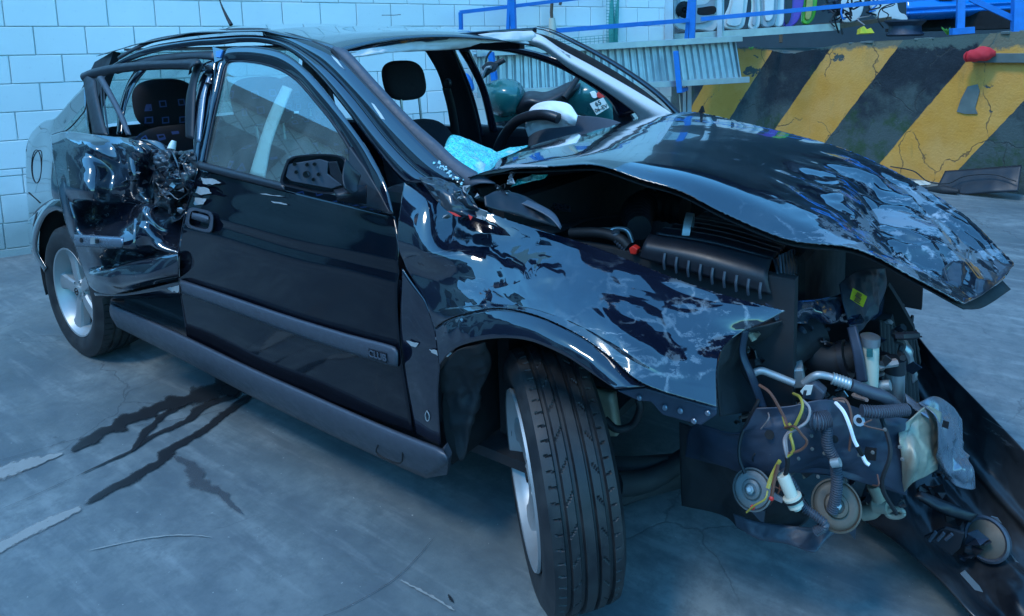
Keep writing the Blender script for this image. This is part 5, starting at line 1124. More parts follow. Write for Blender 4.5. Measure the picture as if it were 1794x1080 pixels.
tube('coolant_hose', [(1000, 408, 'y', -.5), (1050, 408, 'y', -.5), (1085, 418, 'y', -.5), (1100, 432, 'y', -.5)], .014, M['rubber'], car, n=24)
tube('metal_pipe', [(1060, 412, 'y', -.48), (1075, 402, 'y', -.46), (1098, 404, 'y', -.46), (1108, 425, 'y', -.46)], .007, M['bare_steel'], car, n=20)
tube('small_hose', [(1078, 405, 'y', -.5), (1082, 420, 'y', -.5), (1098, 436, 'y', -.5)], .012, M['trim_plastic'], car, n=30, rib=.1)
rc_ = poly('red_connector', [at(x, y, 'y', -.53) for x, y in ((1101, 436), (1108, 431), (1117, 437), (1114, 447), (1104, 446))], M['red_plastic'], car, depth=.02, bevel=.003)
tube('fuel_rail', [(1010, 402, 'y', -.3), (1070, 402, 'y', -.3)], .006, M['galvanised'], car)

# ---- front panel, torn inner structure
patch('front_crossmember', [[(1340, 532, 'y', -.52), (1400, 528, 'y', -.40), (1450, 522, 'y', -.26), (1500, 505, 'y', -.10), (1545, 490, 'y', .1)], [(1350, 548, 'y', -.54), (1405, 548, 'y', -.42), (1455, 546, 'y', -.28), (1502, 535, 'y', -.12), (1548, 520, 'y', .1)], [(1360, 566, 'y', -.52), (1410, 568, 'y', -.40), (1460, 568, 'y', -.26), (1500, 566, 'y', -.1), (1545, 560, 'y', .1)]], M['paint_bare2'] if 'paint_bare2' in M else paint('paint_bare2', (.012, .022, .05), scuff=.5, rough=.2, dust=.5), car, nu=80, nv=40, amp=.014, size=.09, seed=9)
patch('slam_panel_corner', [[(1470, 498, 'y', -.22), (1500, 476, 'y', -.1), (1550, 470, 'y', .05)], [(1478, 535, 'y', -.25), (1508, 530, 'y', -.16), (1552, 505, 'y', .02)], [(1492, 590, 'y', -.26), (1512, 575, 'y', -.2), (1535, 545, 'y', -.05)]], M['steel_blue_inner'], car, nu=50, nv=50, amp=.014, size=.08, seed=7)
lab = poly('yellow_label', [at(x, y, 'y', -.30) for x, y in ((1494, 505), (1519, 520), (1512, 539), (1489, 524))], M['yellow_label'], car, depth=.002)
a_, b_, c_ = at(1494, 505, 'y', -.302), at(1519, 520, 'y', -.302), at(1489, 524, 'y', -.302)
for k in range(4): text(('|||||', '-----', '|||||', '-----')[k], lab, (a_+b_)/2+(c_-a_)*(.18+.22*k)+np.array([0, -.003, 0]), b_-a_, a_-c_, .010, 'brown_wire', 'label_lettering')
bar2 = lambda nm, L, r_, mat, n=30, rib=0, seg=12: tube(nm, [(x, y, 'y', yy) for x, y, yy in L], r_, M[mat], car, n=n, rib=rib, seg=seg)
patch('headlamp_bowl', [[(1262, 610, 'y', -.66), (1300, 582, 'y', -.6), (1370, 562, 'y', -.52)], [(1256, 660, 'y', -.68), (1296, 640, 'y', -.50), (1360, 600, 'y', -.42)], [(1262, 730, 'y', -.66), (1320, 720, 'y', -.55), (1400, 700, 'y', -.42)]], M['underbody'], car, nu=50, nv=50, amp=.012, size=.12, seed=8)
patch('bent_flange', [[(1300, 580, 'y', -.62), (1296, 620, 'y', -.62), (1310, 660, 'y', -.62), (1325, 700, 'y', -.6), (1330, 720, 'y', -.6)], [(1312, 578, 'y', -.60), (1306, 618, 'y', -.60), (1322, 656, 'y', -.60), (1336, 695, 'y', -.58), (1345, 720, 'y', -.58)]], M['steel_blue_inner'], car, nu=30, nv=4, thick=.004)
bar2('air_duct', [(1330, 600, -.45), (1370, 612, -.45), (1400, 600, -.40), (1430, 585, -.35)], [.045, .048, .045, .045], 'rubber')
bar2('duct_collar', [(1362, 608, -.455), (1372, 611, -.455)], .056, 'black_plastic', n=4)
bar2('curved_duct', [(1400, 600, -.38), (1425, 622, -.38), (1462, 630, -.38), (1500, 622, -.36)], [.03, .038, .04, .036], 'rubber', n=50)
bar2('duct_collar', [(1476, 630, -.385), (1486, 629, -.385)], .045, 'black_plastic', n=4)
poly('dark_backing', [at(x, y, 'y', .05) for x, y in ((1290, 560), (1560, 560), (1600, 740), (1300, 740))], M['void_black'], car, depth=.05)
bar2('aluminium_pipe', [(1312, 658, -.58), (1332, 650, -.57), (1352, 656, -.56), (1392, 672, -.55)], .0085, 'alloy', n=30)
bar2('aluminium_pipe', [(1408, 672, -.54), (1430, 658, -.54), (1452, 660, -.53), (1470, 668, -.53)], .0085, 'alloy', n=30)
bar2('crimped_sleeve', [(1458, 663, -.53), (1490, 674, -.52)], .013, 'galvanised', n=24, rib=.06)
bar2('rubber_pipe', [(1490, 674, -.52), (1520, 686, -.5), (1550, 696, -.48), (1570, 712, -.45)], .014, 'trim_plastic')
bar2('short_pipe', [(1530, 680, -.4), (1545, 676, -.4), (1560, 675, -.4)], .012, 'alloy', n=12)
box('pump_block', at(1390, 655, 'y', -.48), (.05, .05, .05), M['galvanised'], car, frame((1, .3, .2), (.2, 0, 1)), .005)
poly('connector_plug', [at(x, y, 'y', -.56) for x, y in ((1405, 680), (1425, 672), (1445, 690), (1440, 705), (1405, 700))], M['trim_plastic'], car, depth=.03, bevel=.004)
poly('white_bracket', [at(x, y, 'y', -.575) for x, y in ((1402, 686), (1410, 676), (1424, 676), (1420, 692), (1412, 693), (1414, 684), (1408, 684), (1406, 692))], M['white_plastic'], car, depth=.004)
bar2('accumulator', [(1524, 602, -.42), (1524, 640, -.42), (1522, 678, -.42)], .020, 'cream_plastic', n=12, seg=18); lathe('accumulator_cap', [(.022, 0), (.022, .02), (.012, .025), (0, .025)], at(1524, 604, 'y', -.42), (0, 0, 1), M['bare_steel'], car, 18)
poly('green_label', [at(x, y, 'y', -.445) for x, y in ((1518, 612), (1529, 612), (1529, 626), (1518, 626))], M['green_body'], car, depth=.002)
bar2('sensor_body', [(1568, 650, -.36), (1567, 700, -.36)], .022, 'bare_steel', n=10, seg=18); bar2('sensor_cap', [(1568, 628, -.36), (1568, 652, -.36)], .024, 'black_plastic', n=6, seg=18)
patch('inner_strut', [[(1485, 575, 'y', -.42), (1500, 570, 'y', -.42)], [(1495, 620, 'y', -.45), (1512, 618, 'y', -.45)], [(1502, 670, 'y', -.46), (1520, 668, 'y', -.46)]], M['steel_blue_inner'], car, nu=6, nv=24, thick=.01)
patch('radiator_edge', [[(1540, 560, 'y', -.1), (1600, 585, 'y', .0)], [(1545, 700, 'y', -.12), (1610, 720, 'y', .0)]], M['underbody'], car, nu=40, nv=24, fn=lambda G, N: G+N*(.004*np.sin(np.arange(G.shape[1])*1.5))[None, :, None])
patch('torn_side_strip', [[(1568, 585, 'y', -.2), (1590, 600, 'y', -.18), (1600, 640, 'y', -.18), (1606, 665, 'y', -.18)], [(1575, 600, 'y', -.22), (1588, 628, 'y', -.21), (1594, 655, 'y', -.2), (1598, 672, 'y', -.2)]], M['bare_steel'], car, nu=24, nv=5, amp=.008, freq=20, seed=2)
# large dark chassis panel
patch('front_chassis_panel', [
 [(1325, 715, 'y', -.62), (1380, 712, 'y', -.60), (1450, 700, 'y', -.56), (1520, 720, 'y', -.50), (1595, 735, 'y', -.44)],
 [(1290, 760, 'y', -.64), (1370, 760, 'y', -.62), (1450, 765, 'y', -.58), (1530, 775, 'y', -.52), (1596, 780, 'y', -.46)],
 [(1215, 745, 'y', -.60), (1330, 815, 'y', -.62), (1440, 815, 'y', -.58), (1530, 825, 'y', -.52), (1590, 840, 'y', -.46)],
 [(1200, 800, 'y', -.56), (1320, 825, 'y', -.60), (1430, 830, 'y', -.57), (1520, 848, 'y', -.52), (1588, 868, 'y', -.46)]], M['steel_blue_inner'], car, nu=90, nv=60, amp=.014, size=.13, seed=12)
patch('torn_undertray', [
 [(1190, 740, 'y', -.52), (1260, 770, 'y', -.54), (1340, 820, 'y', -.52), (1400, 860, 'y', -.50)],
 [(1192, 820, 'y', -.48), (1262, 850, 'y', -.50), (1330, 900, 'y', -.48), (1420, 905, 'y', -.46)],
 [(1195, 885, 'y', -.45), (1270, 905, 'y', -.47), (1300, 930, 'y', -.5), (1360, 948, 'y', -.52)]], M['underbody'], car, nu=60, nv=50, amp=.014, size=.14, seed=5)
patch('hanging_plastic_tongue', [[(1285, 900, 'y', -.55), (1330, 915, 'y', -.56), (1390, 922, 'y', -.56), (1440, 925, 'y', -.56), (1498, 905, 'y', -.50)], [(1290, 922, 'y', -.56), (1330, 945, 'y', -.58), (1375, 952, 'y', -.58), (1425, 968, 'y', -.60), (1440, 950, 'y', -.56)]], M['trim_plastic'], car, nu=60, nv=16, amp=.010, size=.09, seed=4)
poly('plastic_spike', [at(x, y, 'y', -.56) for x, y in ((1310, 890), (1340, 896), (1338, 920))], M['trim_plastic'], car, depth=.004); poly('plastic_spike', [at(x, y, 'y', -.50) for x, y in ((1475, 920), (1503, 880), (1498, 946))], M['trim_plastic'], car, depth=.004)
tube('panel_bolt', [(1505, 737, 'y', -.54), (1505, 737, 'y', -.56)], .012, M['bare_steel'], car, n=3)
poly('socket', [at(x, y, 'y', -.545) for x, y in ((1515, 787), (1535, 790), (1534, 808), (1513, 806))], M['void_black'], car, depth=.01)
for (x, y, r_) in ((1348, 762, .010), (1462, 770, .008), (1505, 737, .006)): lathe('panel_hole', [(0, .003), (r_, .003), (r_, 0)], at(x, y, 'y', -.63 if x < 1400 else -.58), ray(x, y)*-1, M['void_black'], car, 16)
random.seed(31)
def jpt(x, y, yy): return at(x, y, 'y', yy)
for k in range(34):
    x, y = random.uniform(1300, 1600), random.uniform(560, 730); yy = random.uniform(-.42, -.22); sz = random.uniform(5, 16); n_ = random.randint(4, 6)
    P = [jpt(x+math.cos(2*math.pi*i/n_)*sz*random.uniform(.5, 1.6), y+math.sin(2*math.pi*i/n_)*sz*random.uniform(.4, 1.2), yy+random.uniform(-.03, .03)) for i in range(n_)]
    c = sum(P)/n_+np.array([0, random.uniform(-.015, .015), 0]); mk('broken_bracket', [c]+P, [(0, i+1, (i+1) % n_+1) for i in range(n_)], M[random.choice(['steel_blue_inner', 'underbody', 'black_plastic', 'bare_steel', 'steel_blue_inner', 'paint_bare2'])], car, thick=.003)
for k in range(14):
    x, y = random.uniform(1310, 1590), random.uniform(570, 720); P = [jpt(x+random.uniform(-26, 26), y+q*random.uniform(3, 12), random.uniform(-.46, -.3)) for q in range(4)]
    tube('engine_hose', P, random.uniform(.003, .009), M[random.choice(['rubber', 'trim_plastic', 'black_plastic', 'grey_wire'])], car, n=20, seg=6)
for k in range(16):
    x, y = random.uniform(1330, 1590), random.uniform(720, 860); P = [jpt(x, y, -.62), jpt(x+random.uniform(-18, 18), y+random.uniform(6, 22), -.64), jpt(x+random.uniform(-24, 24), y+random.uniform(18, 40), -.62)]
    if k < 6: tube('thin_wire', P, .0016, M[random.choice(['rubber', 'brown_wire', 'grey_wire'])], car, n=14, seg=5)
for k in range(46):      # dusty torn pieces over and below the front panel
    x, y = random.choice([(random.uniform(1500, 1600), random.uniform(830, 920)), (random.uniform(1380, 1520), random.uniform(820, 900)), (random.uniform(1290, 1600), random.uniform(690, 740)), (random.uniform(1270, 1330), random.uniform(570, 640))])
    yy = random.uniform(-.58, -.46) if x < 1500 else random.uniform(-.46, -.36); sz = random.uniform(5, 13); n_ = random.randint(4, 7)
    P = [jpt(x+math.cos(2*math.pi*i/n_)*sz*random.uniform(.4, 1.8), y+math.sin(2*math.pi*i/n_)*sz*random.uniform(.4, 1.4), yy+random.uniform(-.03, .03)) for i in range(n_)]
    c = sum(P)/n_+np.array([0, random.uniform(-.015, .015), 0]); mk('torn_scrap', [c]+P, [(0, i+1, (i+1) % n_+1) for i in range(n_)], M[random.choice(['steel_blue_inner', 'underbody', 'black_plastic', 'dusty_metal', 'tan_metal', 'dusty_metal'])], car, thick=.003)
for k in range(14):
    x, y = random.uniform(1340, 1590), random.uniform(745, 840)
    lathe('panel_rivet', [(.004, 0), (.004, .002), (0, .003)], at(x, y, 'y', -.63 if x < 1450 else -.57), ray(x, y)*-1, M['dusty_metal'], car, 8)
tube('hanging_cable', [jpt(1330, 700, -.6), jpt(1300, 760, -.64), jpt(1295, 800, -.66), jpt(1305, 830, -.67)], .004, M['rubber'], car, n=24, seg=6); tube('hanging_cable', [jpt(1540, 720, -.5), jpt(1560, 790, -.55), jpt(1545, 850, -.56), jpt(1570, 900, -.5)], .005, M['rubber'], car, n=24, seg=6)
# horns
def horn(c, r_, axd, mat, tilt=0):
    h = empty('horn', (0, 0, 0)); h.parent = car; h.matrix_parent_inverse = car.matrix_basis.inverted()
    lathe('horn_disc', [(0, -.03), (r_*.8, -.03), (r_*.97, -.014), (r_, -.004), (r_*1.0, .002), (r_*.93, .004), (r_*.9, -.001), (r_*.84, .003), (r_*.72, .005), (r_*.5, .005), (r_*.44, .014), (r_*.3, .016), (r_*.28, .012), (0, .012)], c, axd, M[mat], h, 48)
    lathe('horn_nut', [(.009, .01), (.009, .024), (.005, .026), (.005, .032), (0, .032)], c, axd, M['galvanised'], h, 6, smooth=False)
    return h
cH1 = at(1318, 858, 'y', -.66); aH = (POS-cH1); aH /= np.linalg.norm(aH); aH = aH+RT*-.25+UPV*.0
h1 = horn(cH1, .0435, aH, 'horn_paint' if 'horn_paint' in M else (simple('horn_paint', (.16, .17, .17), .45, .4, var=.5) and 'horn_paint'))
cH2 = at(1465, 886, 'y', -.60); simple('horn_rusty', (.11, .09, .07), .55, .3, var=.3); h2 = horn(cH2, .052, (POS-cH2)/np.linalg.norm(POS-cH2)+RT*.1, 'horn_rusty')
poly('horn_bracket', [at(x, y, 'y', -.70) for x, y in ((1345, 856), (1372, 874), (1370, 882), (1340, 868))], M['bare_steel'], h1, depth=.003)
for x, y in ((1319, 889), (1352, 873)): lathe('red_terminal', [(0, .006), (.0045, .004), (.005, 0), (0, -.004)], at(x, y, 'y', -.72), (0, -1, .3), M['red_plastic'], h1, 12)
# white connector/bulb holder
cB = at(1384, 862, 'y', -.70); axb = at(1388, 880, 'y', -.71)-at(1370, 838, 'y', -.71); axb /= np.linalg.norm(axb)
lathe('bulb_holder', [(0, -.036), (.0125, -.036), (.014, -.030), (.0135, 0), (.0135, .008), (.020, .009), (.020, .013), (.0165, .014), (.0165, .030), (.010, .031), (.009, .037), (0, .037)], cB, axb, M['cream_plastic'], car, 20)
lathe('bulb_seal', [(.017, .013), (.0205, .014), (.0205, .018), (.017, .019)], cB, axb, M['rubber'], car, 20)
# corrugated looms
bar2('wiring_conduit', [(1408, 730, -.63), (1430, 738, -.64), (1452, 735, -.62)], .017, 'trim_plastic', n=60, rib=.10)
bar2('wiring_conduit', [(1448, 745, -.63), (1450, 780, -.63), (1462, 808, -.62), (1466, 840, -.62), (1464, 870, -.62), (1458, 895, -.62)], .011, 'trim_plastic', n=150, rib=.12)
bar2('wiring_conduit', [(1510, 720, -.56), (1540, 722, -.54), (1590, 718, -.48)], .012, 'trim_plastic', n=80, rib=.12)
bar2('wiring_conduit', [(1370, 825, -.66), (1390, 850, -.66), (1405, 885, -.66), (1430, 905, -.66), (1445, 920, -.66), (1428, 932, -.66)], .009, 'trim_plastic', n=140, rib=.12)
bar2('cable_tie', [(1457, 812, -.64), (1472, 810, -.64)], .009, 'galvanised', n=6)
def wire(L, mat, r_=.0028, nm='wire'): return tube(nm, [(x, y, 'y', yy) for x, y, yy in L], r_, M[mat], car, n=50, seg=6)
wire([(1390, 690, -.62), (1402, 697, -.66), (1406, 715, -.68), (1396, 740, -.69), (1385, 760, -.69), (1388, 775, -.7), (1390, 790, -.7), (1380, 800, -.7)], 'yellow_wire', .0032)
wire([(1402, 698, -.66), (1418, 715, -.67), (1414, 738, -.68), (1395, 752, -.69), (1378, 765, -.69), (1380, 800, -.7)], 'grey_wire')
wire([(1375, 750, -.68), (1392, 748, -.7), (1405, 762, -.7), (1414, 775, -.7), (1404, 788, -.7), (1382, 795, -.7)], 'brown_wire')
wire([(1330, 675, -.64), (1350, 690, -.65), (1372, 728, -.66), (1380, 745, -.67), (1390, 750, -.68)], 'brown_wire', .0035)
wire([(1372, 730, -.66), (1378, 748, -.67), (1388, 752, -.69), (1382, 742, -.69)], 'yellow_wire', .0035)
wire([(1385, 752, -.68), (1374, 770, -.69), (1376, 790, -.7), (1379, 802, -.7)], 'grey_wire')
wire([(1379, 802, -.7), (1380, 815, -.7), (1376, 832, -.7)], 'void_black', .005)
wire([(1366, 808, -.7), (1358, 822, -.7), (1350, 840, -.71), (1345, 856, -.72)], 'yellow_wire', .0045); wire([(1364, 812, -.7), (1357, 840, -.71), (1352, 872, -.72)], 'brown_wire', .004); wire([(1345, 860, -.72), (1340, 875, -.73), (1322, 886, -.73), (1308, 898, -.72)], 'yellow_wire', .002)
wire([(1464, 706, -.60), (1478, 722, -.62), (1488, 745, -.63), (1496, 770, -.63), (1502, 782, -.63)], 'airbag', .0042); wire([(1502, 782, -.63), (1510, 797, -.62)], 'void_black', .005); wire([(1510, 797, -.62), (1517, 810, -.62), (1523, 815, -.62)], 'airbag', .004)
wire([(1460, 700, -.6), (1480, 700, -.6), (1490, 720, -.61), (1492, 750, -.62), (1488, 790, -.62)], 'brown_wire', .0028)
# tow eye and tan pipe
bar2('tow_bracket', [(1530, 850, -.42), (1540, 875, -.42), (1530, 895, -.42), (1510, 900, -.42)], .016, 'tan_metal'); pe = [at(1568+15*math.cos(a), 899+7*math.sin(a), 'y', -.43) for a in np.linspace(0, 2*math.pi, 22)]
V, F = tube_mesh(pe, .006, 8); mk('tow_eye', V, F, M['tan_metal'], car, smooth=True); bar2('tow_arm', [(1535, 885, -.42), (1556, 890, -.43)], [.02, .012], 'tan_metal', n=6)
# crumpled crash can, beige inside and blue grey outer
patch('crash_box_inner', [[(1572, 750, 'y', -.46), (1600, 730, 'y', -.44), (1624, 712, 'y', -.40), (1648, 722, 'y', -.36)], [(1576, 775, 'y', -.50), (1602, 765, 'y', -.47), (1625, 770, 'y', -.42), (1646, 775, 'y', -.36)], [(1580, 810, 'y', -.49), (1604, 806, 'y', -.50), (1626, 800, 'y', -.44), (1642, 800, 'y', -.37)], [(1582, 866, 'y', -.46), (1600, 845, 'y', -.48), (1622, 834, 'y', -.44), (1642, 822, 'y', -.38)]], M['tan_metal'], car, nu=60, nv=60, amp=.014, size=.09, seed=3)
patch('crash_box_outer', [[(1610, 705, 'y', -.40), (1638, 695, 'y', -.34), (1668, 712, 'y', -.26), (1684, 735, 'y', -.2)], [(1640, 730, 'y', -.42), (1655, 738, 'y', -.38), (1672, 745, 'y', -.30), (1686, 765, 'y', -.22)], [(1644, 780, 'y', -.42), (1658, 790, 'y', -.40), (1672, 798, 'y', -.34), (1690, 800, 'y', -.24)], [(1640, 800, 'y', -.40), (1662, 830, 'y', -.40), (1684, 826, 'y', -.36), (1705, 822, 'y', -.28)], [(1650, 822, 'y', -.36), (1672, 850, 'y', -.37), (1700, 858, 'y', -.34), (1708, 856, 'y', -.3)]], M['steel_light'], car, nu=60, nv=70, amp=.018, size=.08, seed=14)
poly('square_hole', [at(x, y, 'y', -.44) for x, y in ((1652, 737), (1663, 741), (1661, 752), (1650, 748))], M['void_black'], car, depth=.003)
strip('torn_flap', [(1585, 690, 'y', -.38), (1605, 705, 'y', -.38), (1620, 712, 'y', -.4)], [(1590, 712, 'y', -.40), (1610, 722, 'y', -.42), (1628, 735, 'y', -.42)], M['steel_light'], car, n=16, m=5)

# ---- bumper cover, torn off on one side and hanging down to the ground
bp = [
 [(1545, 500, 'y', .42), (1572, 540, 'y', .38), (1605, 585, 'y', .32), (1650, 640, 'y', .24), (1720, 712, 'y', .14), (1800, 795, 'y', .04), (1860, 860, 'y', -.02)],
 [(1552, 560, 'y', .36), (1580, 610, 'y', .31), (1620, 670, 'y', .24), (1670, 735, 'y', .16), (1735, 815, 'y', .06), (1800, 890, 'y', -.04), (1860, 950, 'y', -.1)],
 [(1560, 640, 'y', .28), (1590, 700, 'y', .22), (1630, 775, 'y', .14), (1680, 850, 'y', .05), (1735, 920, 'y', -.05), (1795, 985, 'y', -.15), (1850, 1040, 'y', -.2)],
 [(1540, 760, 'y', .10), (1580, 820, 'y', .02), (1620, 880, 'y', -.06), (1670, 940, 'y', -.15), (1720, 1000, 'y', -.24), (1780, 1060, 'y', -.32), (1840, 1110, 'y', -.36)],
 [(1500, 905, 'y', -.20), (1550, 935, 'y', -.24), (1600, 975, 'y', -.30), (1650, 1020, 'y', -.35), (1700, 1075, 'y', -.40), (1760, 1130, 'y', -.42), (1820, 1180, 'y', -.42)]]
def bfn(G, N):
    out = G.copy()
    for j in range(G.shape[0]):
        for i in range(G.shape[1]):
            s, t = i/(G.shape[1]-1), j/(G.shape[0]-1)
            d = .02*math.exp(-((t-.33)/.03)**2)+.018*math.exp(-((t-.62)/.04)**2)-.03*math.exp(-((t-.8)/.08)**2)
            p = out[j, i]+N[j, i]*d; p[2] = max(p[2], .012+.01*(1-t)); out[j, i] = p
    return out
patch('bumper_cover', bp, M['paint_bumper'], car, nu=140, nv=120, amp=.014, size=.2, seed=19, fn=bfn, thick=.005)
# fog lamp and grille pieces
cF = at(1728, 945, 'y', -.20); axf = (POS-cF)/np.linalg.norm(POS-cF)
fg = lathe('fog_lamp', [(.048, -.03), (.052, .0), (.047, .006), (.043, .0), (.03, -.008), (0, -.014)], cF, axf+RT*-.4, M['trim_plastic'], car, 32)
fg2 = lathe('fog_lamp_glass', [(.042, .001), (.02, .008), (0, .01)], cF, axf+RT*-.4, M['horn_rusty'], fg, 24)
poly('grille_insert', [at(x, y, 'y', -.28) for x, y in ((1618, 942), (1655, 925), (1690, 935), (1682, 962), (1668, 975))], M['black_plastic'], car, depth=.01, bevel=.003)
for k in range(3): tube('grille_slat', [at(1628+k*14, 948-k*1, 'y', -.29), at(1640+k*14, 932+k*2, 'y', -.29)], .004, M['trim_plastic'], car, seg=6)
patch('bumper_bracket', [[(1600, 870, 'y', -.26), (1650, 900, 'y', -.24), (1700, 915, 'y', -.2)], [(1612, 860, 'y', -.24), (1660, 880, 'y', -.22), (1712, 900, 'y', -.18)]], M['black_plastic'], car, nu=20, nv=5, amp=.01, freq=12, seed=5)
for k, (L) in enumerate(([(1682, 1005), (1690, 1000), (1716, 1028), (1722, 1038), (1708, 1034)], [(1736, 905), (1748, 908), (1755, 918)], [(1770, 970), (1782, 985), (1794, 990), (1785, 995)])):
    poly('bright_scrape', [at(x, y, 'y', -.38 if k == 0 else -.16) for x, y in L], M['bare_steel'], car, depth=.002)
random.seed(77)
for k in range(12):
    x, y = random.uniform(1555, 1610), random.uniform(530, 600); P = [at(x, y, 'y', .2), at(x+random.uniform(-10, 14), y+random.uniform(5, 18), 'y', .2), at(x+random.uniform(-10, 20), y+random.uniform(10, 30), 'y', .2)]
    V, F = tube_mesh(arc(P, 8), [.004, .007, .002], 4); mk('torn_bumper_edge', V, F, M['black_plastic'], car)
random.seed(12)
for k in range(26):
    t = random.random(); x = 1560+t*150+random.uniform(-25, 25); y = 700+t*250+random.uniform(-45, 45); yy = .10-t*.32-random.uniform(.0, .05); n_ = 5; sz = random.uniform(6, 20)
    P = [at(x+math.cos(2*math.pi*i/n_)*sz*random.uniform(.4, 1.7), y+math.sin(2*math.pi*i/n_)*sz*random.uniform(.3, 1.), 'y', yy+random.uniform(-.03, .03)) for i in range(n_)]
    c = sum(P)/n_; mk('broken_plastic', [c]+P, [(0, i+1, (i+1) % n_+1) for i in range(n_)], M[random.choice(['black_plastic', 'paint_bumper', 'steel_blue_inner', 'trim_plastic', 'black_plastic'])], car, thick=.003)
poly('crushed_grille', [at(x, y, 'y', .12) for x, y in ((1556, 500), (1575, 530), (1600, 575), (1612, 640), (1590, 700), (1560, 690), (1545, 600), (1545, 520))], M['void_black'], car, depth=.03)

# ---- interior
# header lining
hl = [[(604, 92, 'y', -.54), (650, 86, 'y', -.40), (700, 78, 'y', -.22), (760, 70, 'y', .0), (830, 62, 'y', .22), (890, 57, 'y', .40), (932, 55, 'y', .52)],
      [(603, 101, 'y', -.55), (650, 94, 'y', -.41), (700, 86, 'y', -.23), (762, 80, 'y', -.01), (832, 72, 'y', .21), (892, 66, 'y', .39), (938, 62, 'y', .52)],
      [(622, 99, 'y', -.53), (660, 96, 'y', -.40), (705, 91, 'y', -.22), (765, 88, 'y', .0), (810, 84, 'y', .16), (850, 75, 'y', .26), (930, 72, 'y', .50)]]
patch('headlining_edge', hl, M['headliner'], car, nu=90, nv=16, amp=.008, freq=9, seed=4, thick=.006)
patch('windscreen_header', [[(590, 88, 'y', -.56), (700, 70, 'y', -.22), (830, 56, 'y', .22), (940, 48, 'y', .56)], [(600, 96, 'y', -.56), (700, 80, 'y', -.22), (830, 65, 'y', .22), (940, 58, 'y', .56)]], M['paint'], car, nu=50, nv=4)
# far A pillar: trim, outer edge
AP0 = [(915, 60), (945, 62), (985, 88), (1040, 118), (1100, 152), (1150, 182), (1185, 204)]; AP1 = [(930, 78), (960, 92), (1000, 122), (1050, 152), (1090, 180), (1115, 200), (1120, 212)]
AO = [(938, 50), (962, 55), (1000, 72), (1050, 98), (1105, 132), (1150, 165), (1188, 202)]
AY = [.53, .54, .57, .60, .635, .66, .68]
def yl(L, o=0, A=AY): return [(x, y, 'y', A[i]+o) for i, (x, y) in enumerate(L)]
M['pillar_trim'] = simple('pillar_trim', (.62, .58, .58), .75, var=.06)
patch('far_a_pillar_trim', [yl(AP0, .0), yl([((a[0]+b[0])/2, (a[1]+b[1])/2) for a, b in zip(AP0, AP1)], -.03), yl(AP1, .01)], M['pillar_trim'], car, nu=50, nv=14, thick=.006)
AO2 = [(x-4, y+8) for x, y in AO]
strip('far_windscreen_channel', yl(AO2, .01), yl(AP0, .0), M['void_black'], car, n=50, m=4)
tube('far_pillar_edge', yl(AO, .02), [.003, .008, .009, .009], M['paint'], car, n=50); tube('far_gutter', yl([(x+3, y-3) for x, y in AO], .04), [.002, .005, .006], M['black_plastic'], car, n=50)
for k in range(5): poly('glue_residue', [at(1028-78+k*10+dx, 70+k*6+dy, 'y', .55) for dx, dy in ((0, 0), (8, 3), (9, 8), (1, 5))], M['primer'], car, depth=.002)
# far door frame (front left), open window
DF0 = [(838, 62), (880, 80), (930, 90), (980, 105), (1035, 130), (1080, 158), (1118, 190), (1130, 212)]; DF1 = [(850, 86), (885, 92), (928, 100), (975, 120), (1025, 146), (1062, 172), (1080, 192), (1085, 214)]
strip('far_door_frame', [(x, y, 'y', .62+.012*i) for i, (x, y) in enumerate([(800, 78), (850, 80), (895, 82), (945, 92), (1000, 112), (1050, 140), (1090, 168), (1120, 195)])], [(x, y, 'y', .63+.012*i) for i, (x, y) in enumerate([(812, 86), (850, 88), (893, 92), (940, 104), (985, 122), (1030, 148), (1066, 175), (1085, 208)])], M['paint'], car, n=50, m=6, bulge=.01)
poly('far_mirror_corner', [at(x, y, 'y', .74) for x, y in ((1072, 172), (1100, 196), (1112, 214), (1075, 216))], M['black_plastic'], car, depth=.02)
strip('far_door_rear_frame', [(800, 84, 'y', .62), (822, 120, 'y', .66), (842, 165, 'y', .72), (858, 232, 'y', .78)], [(822, 86, 'y', .62), (838, 120, 'y', .66), (856, 165, 'y', .72), (872, 230, 'y', .78)], M['paint'], car, n=30, m=6, bulge=.012)
# far B pillar with belt
strip('far_b_pillar', [(742, 84, 'y', .60), (768, 130, 'y', .64), (782, 180, 'y', .70), (800, 250, 'y', .74), (815, 320, 'y', .78)], [(792, 84, 'y', .60), (808, 125, 'y', .64), (826, 175, 'y', .70), (842, 240, 'y', .74), (850, 320, 'y', .78)], M['black_plastic'], car, n=40, m=8, bulge=-.02)
strip('pillar_outer_edge', [(790, 84, 'y', .62), (806, 125, 'y', .66), (824, 175, 'y', .72), (838, 240, 'y', .76)], [(796, 84, 'y', .62), (814, 125, 'y', .66), (832, 175, 'y', .72), (848, 240, 'y', .76)], M['paint'], car, n=30, m=4, bulge=.006)
strip('seat_belt', [(775, 155, 'y', .60), (784, 190, 'y', .62), (792, 240, 'y', .64)], [(789, 155, 'y', .60), (798, 190, 'y', .62), (806, 240, 'y', .64)], M['rubber'], car, n=20, m=3)
lathe('belt_anchor', [(.02, 0), (.026, .01), (.02, .02), (0, .022)], at(787, 146, 'y', .60), (0, -1, .1), M['black_plastic'], car, 20)
# far door panel / belt line
patch('far_door_panel', [[(800, 216, 'y', .80), (868, 222, 'y', .80), (960, 226, 'y', .80), (1090, 222, 'y', .80)], [(800, 330, 'y', .84), (868, 330, 'y', .84), (960, 330, 'y', .84), (1090, 320, 'y', .84)]], M['black_plastic'], car, nu=12, nv=8, thick=.05)
tube('lock_pin', [(882, 222, 'y', .78), (882, 214, 'y', .78)], .006, M['black_plastic'], car)
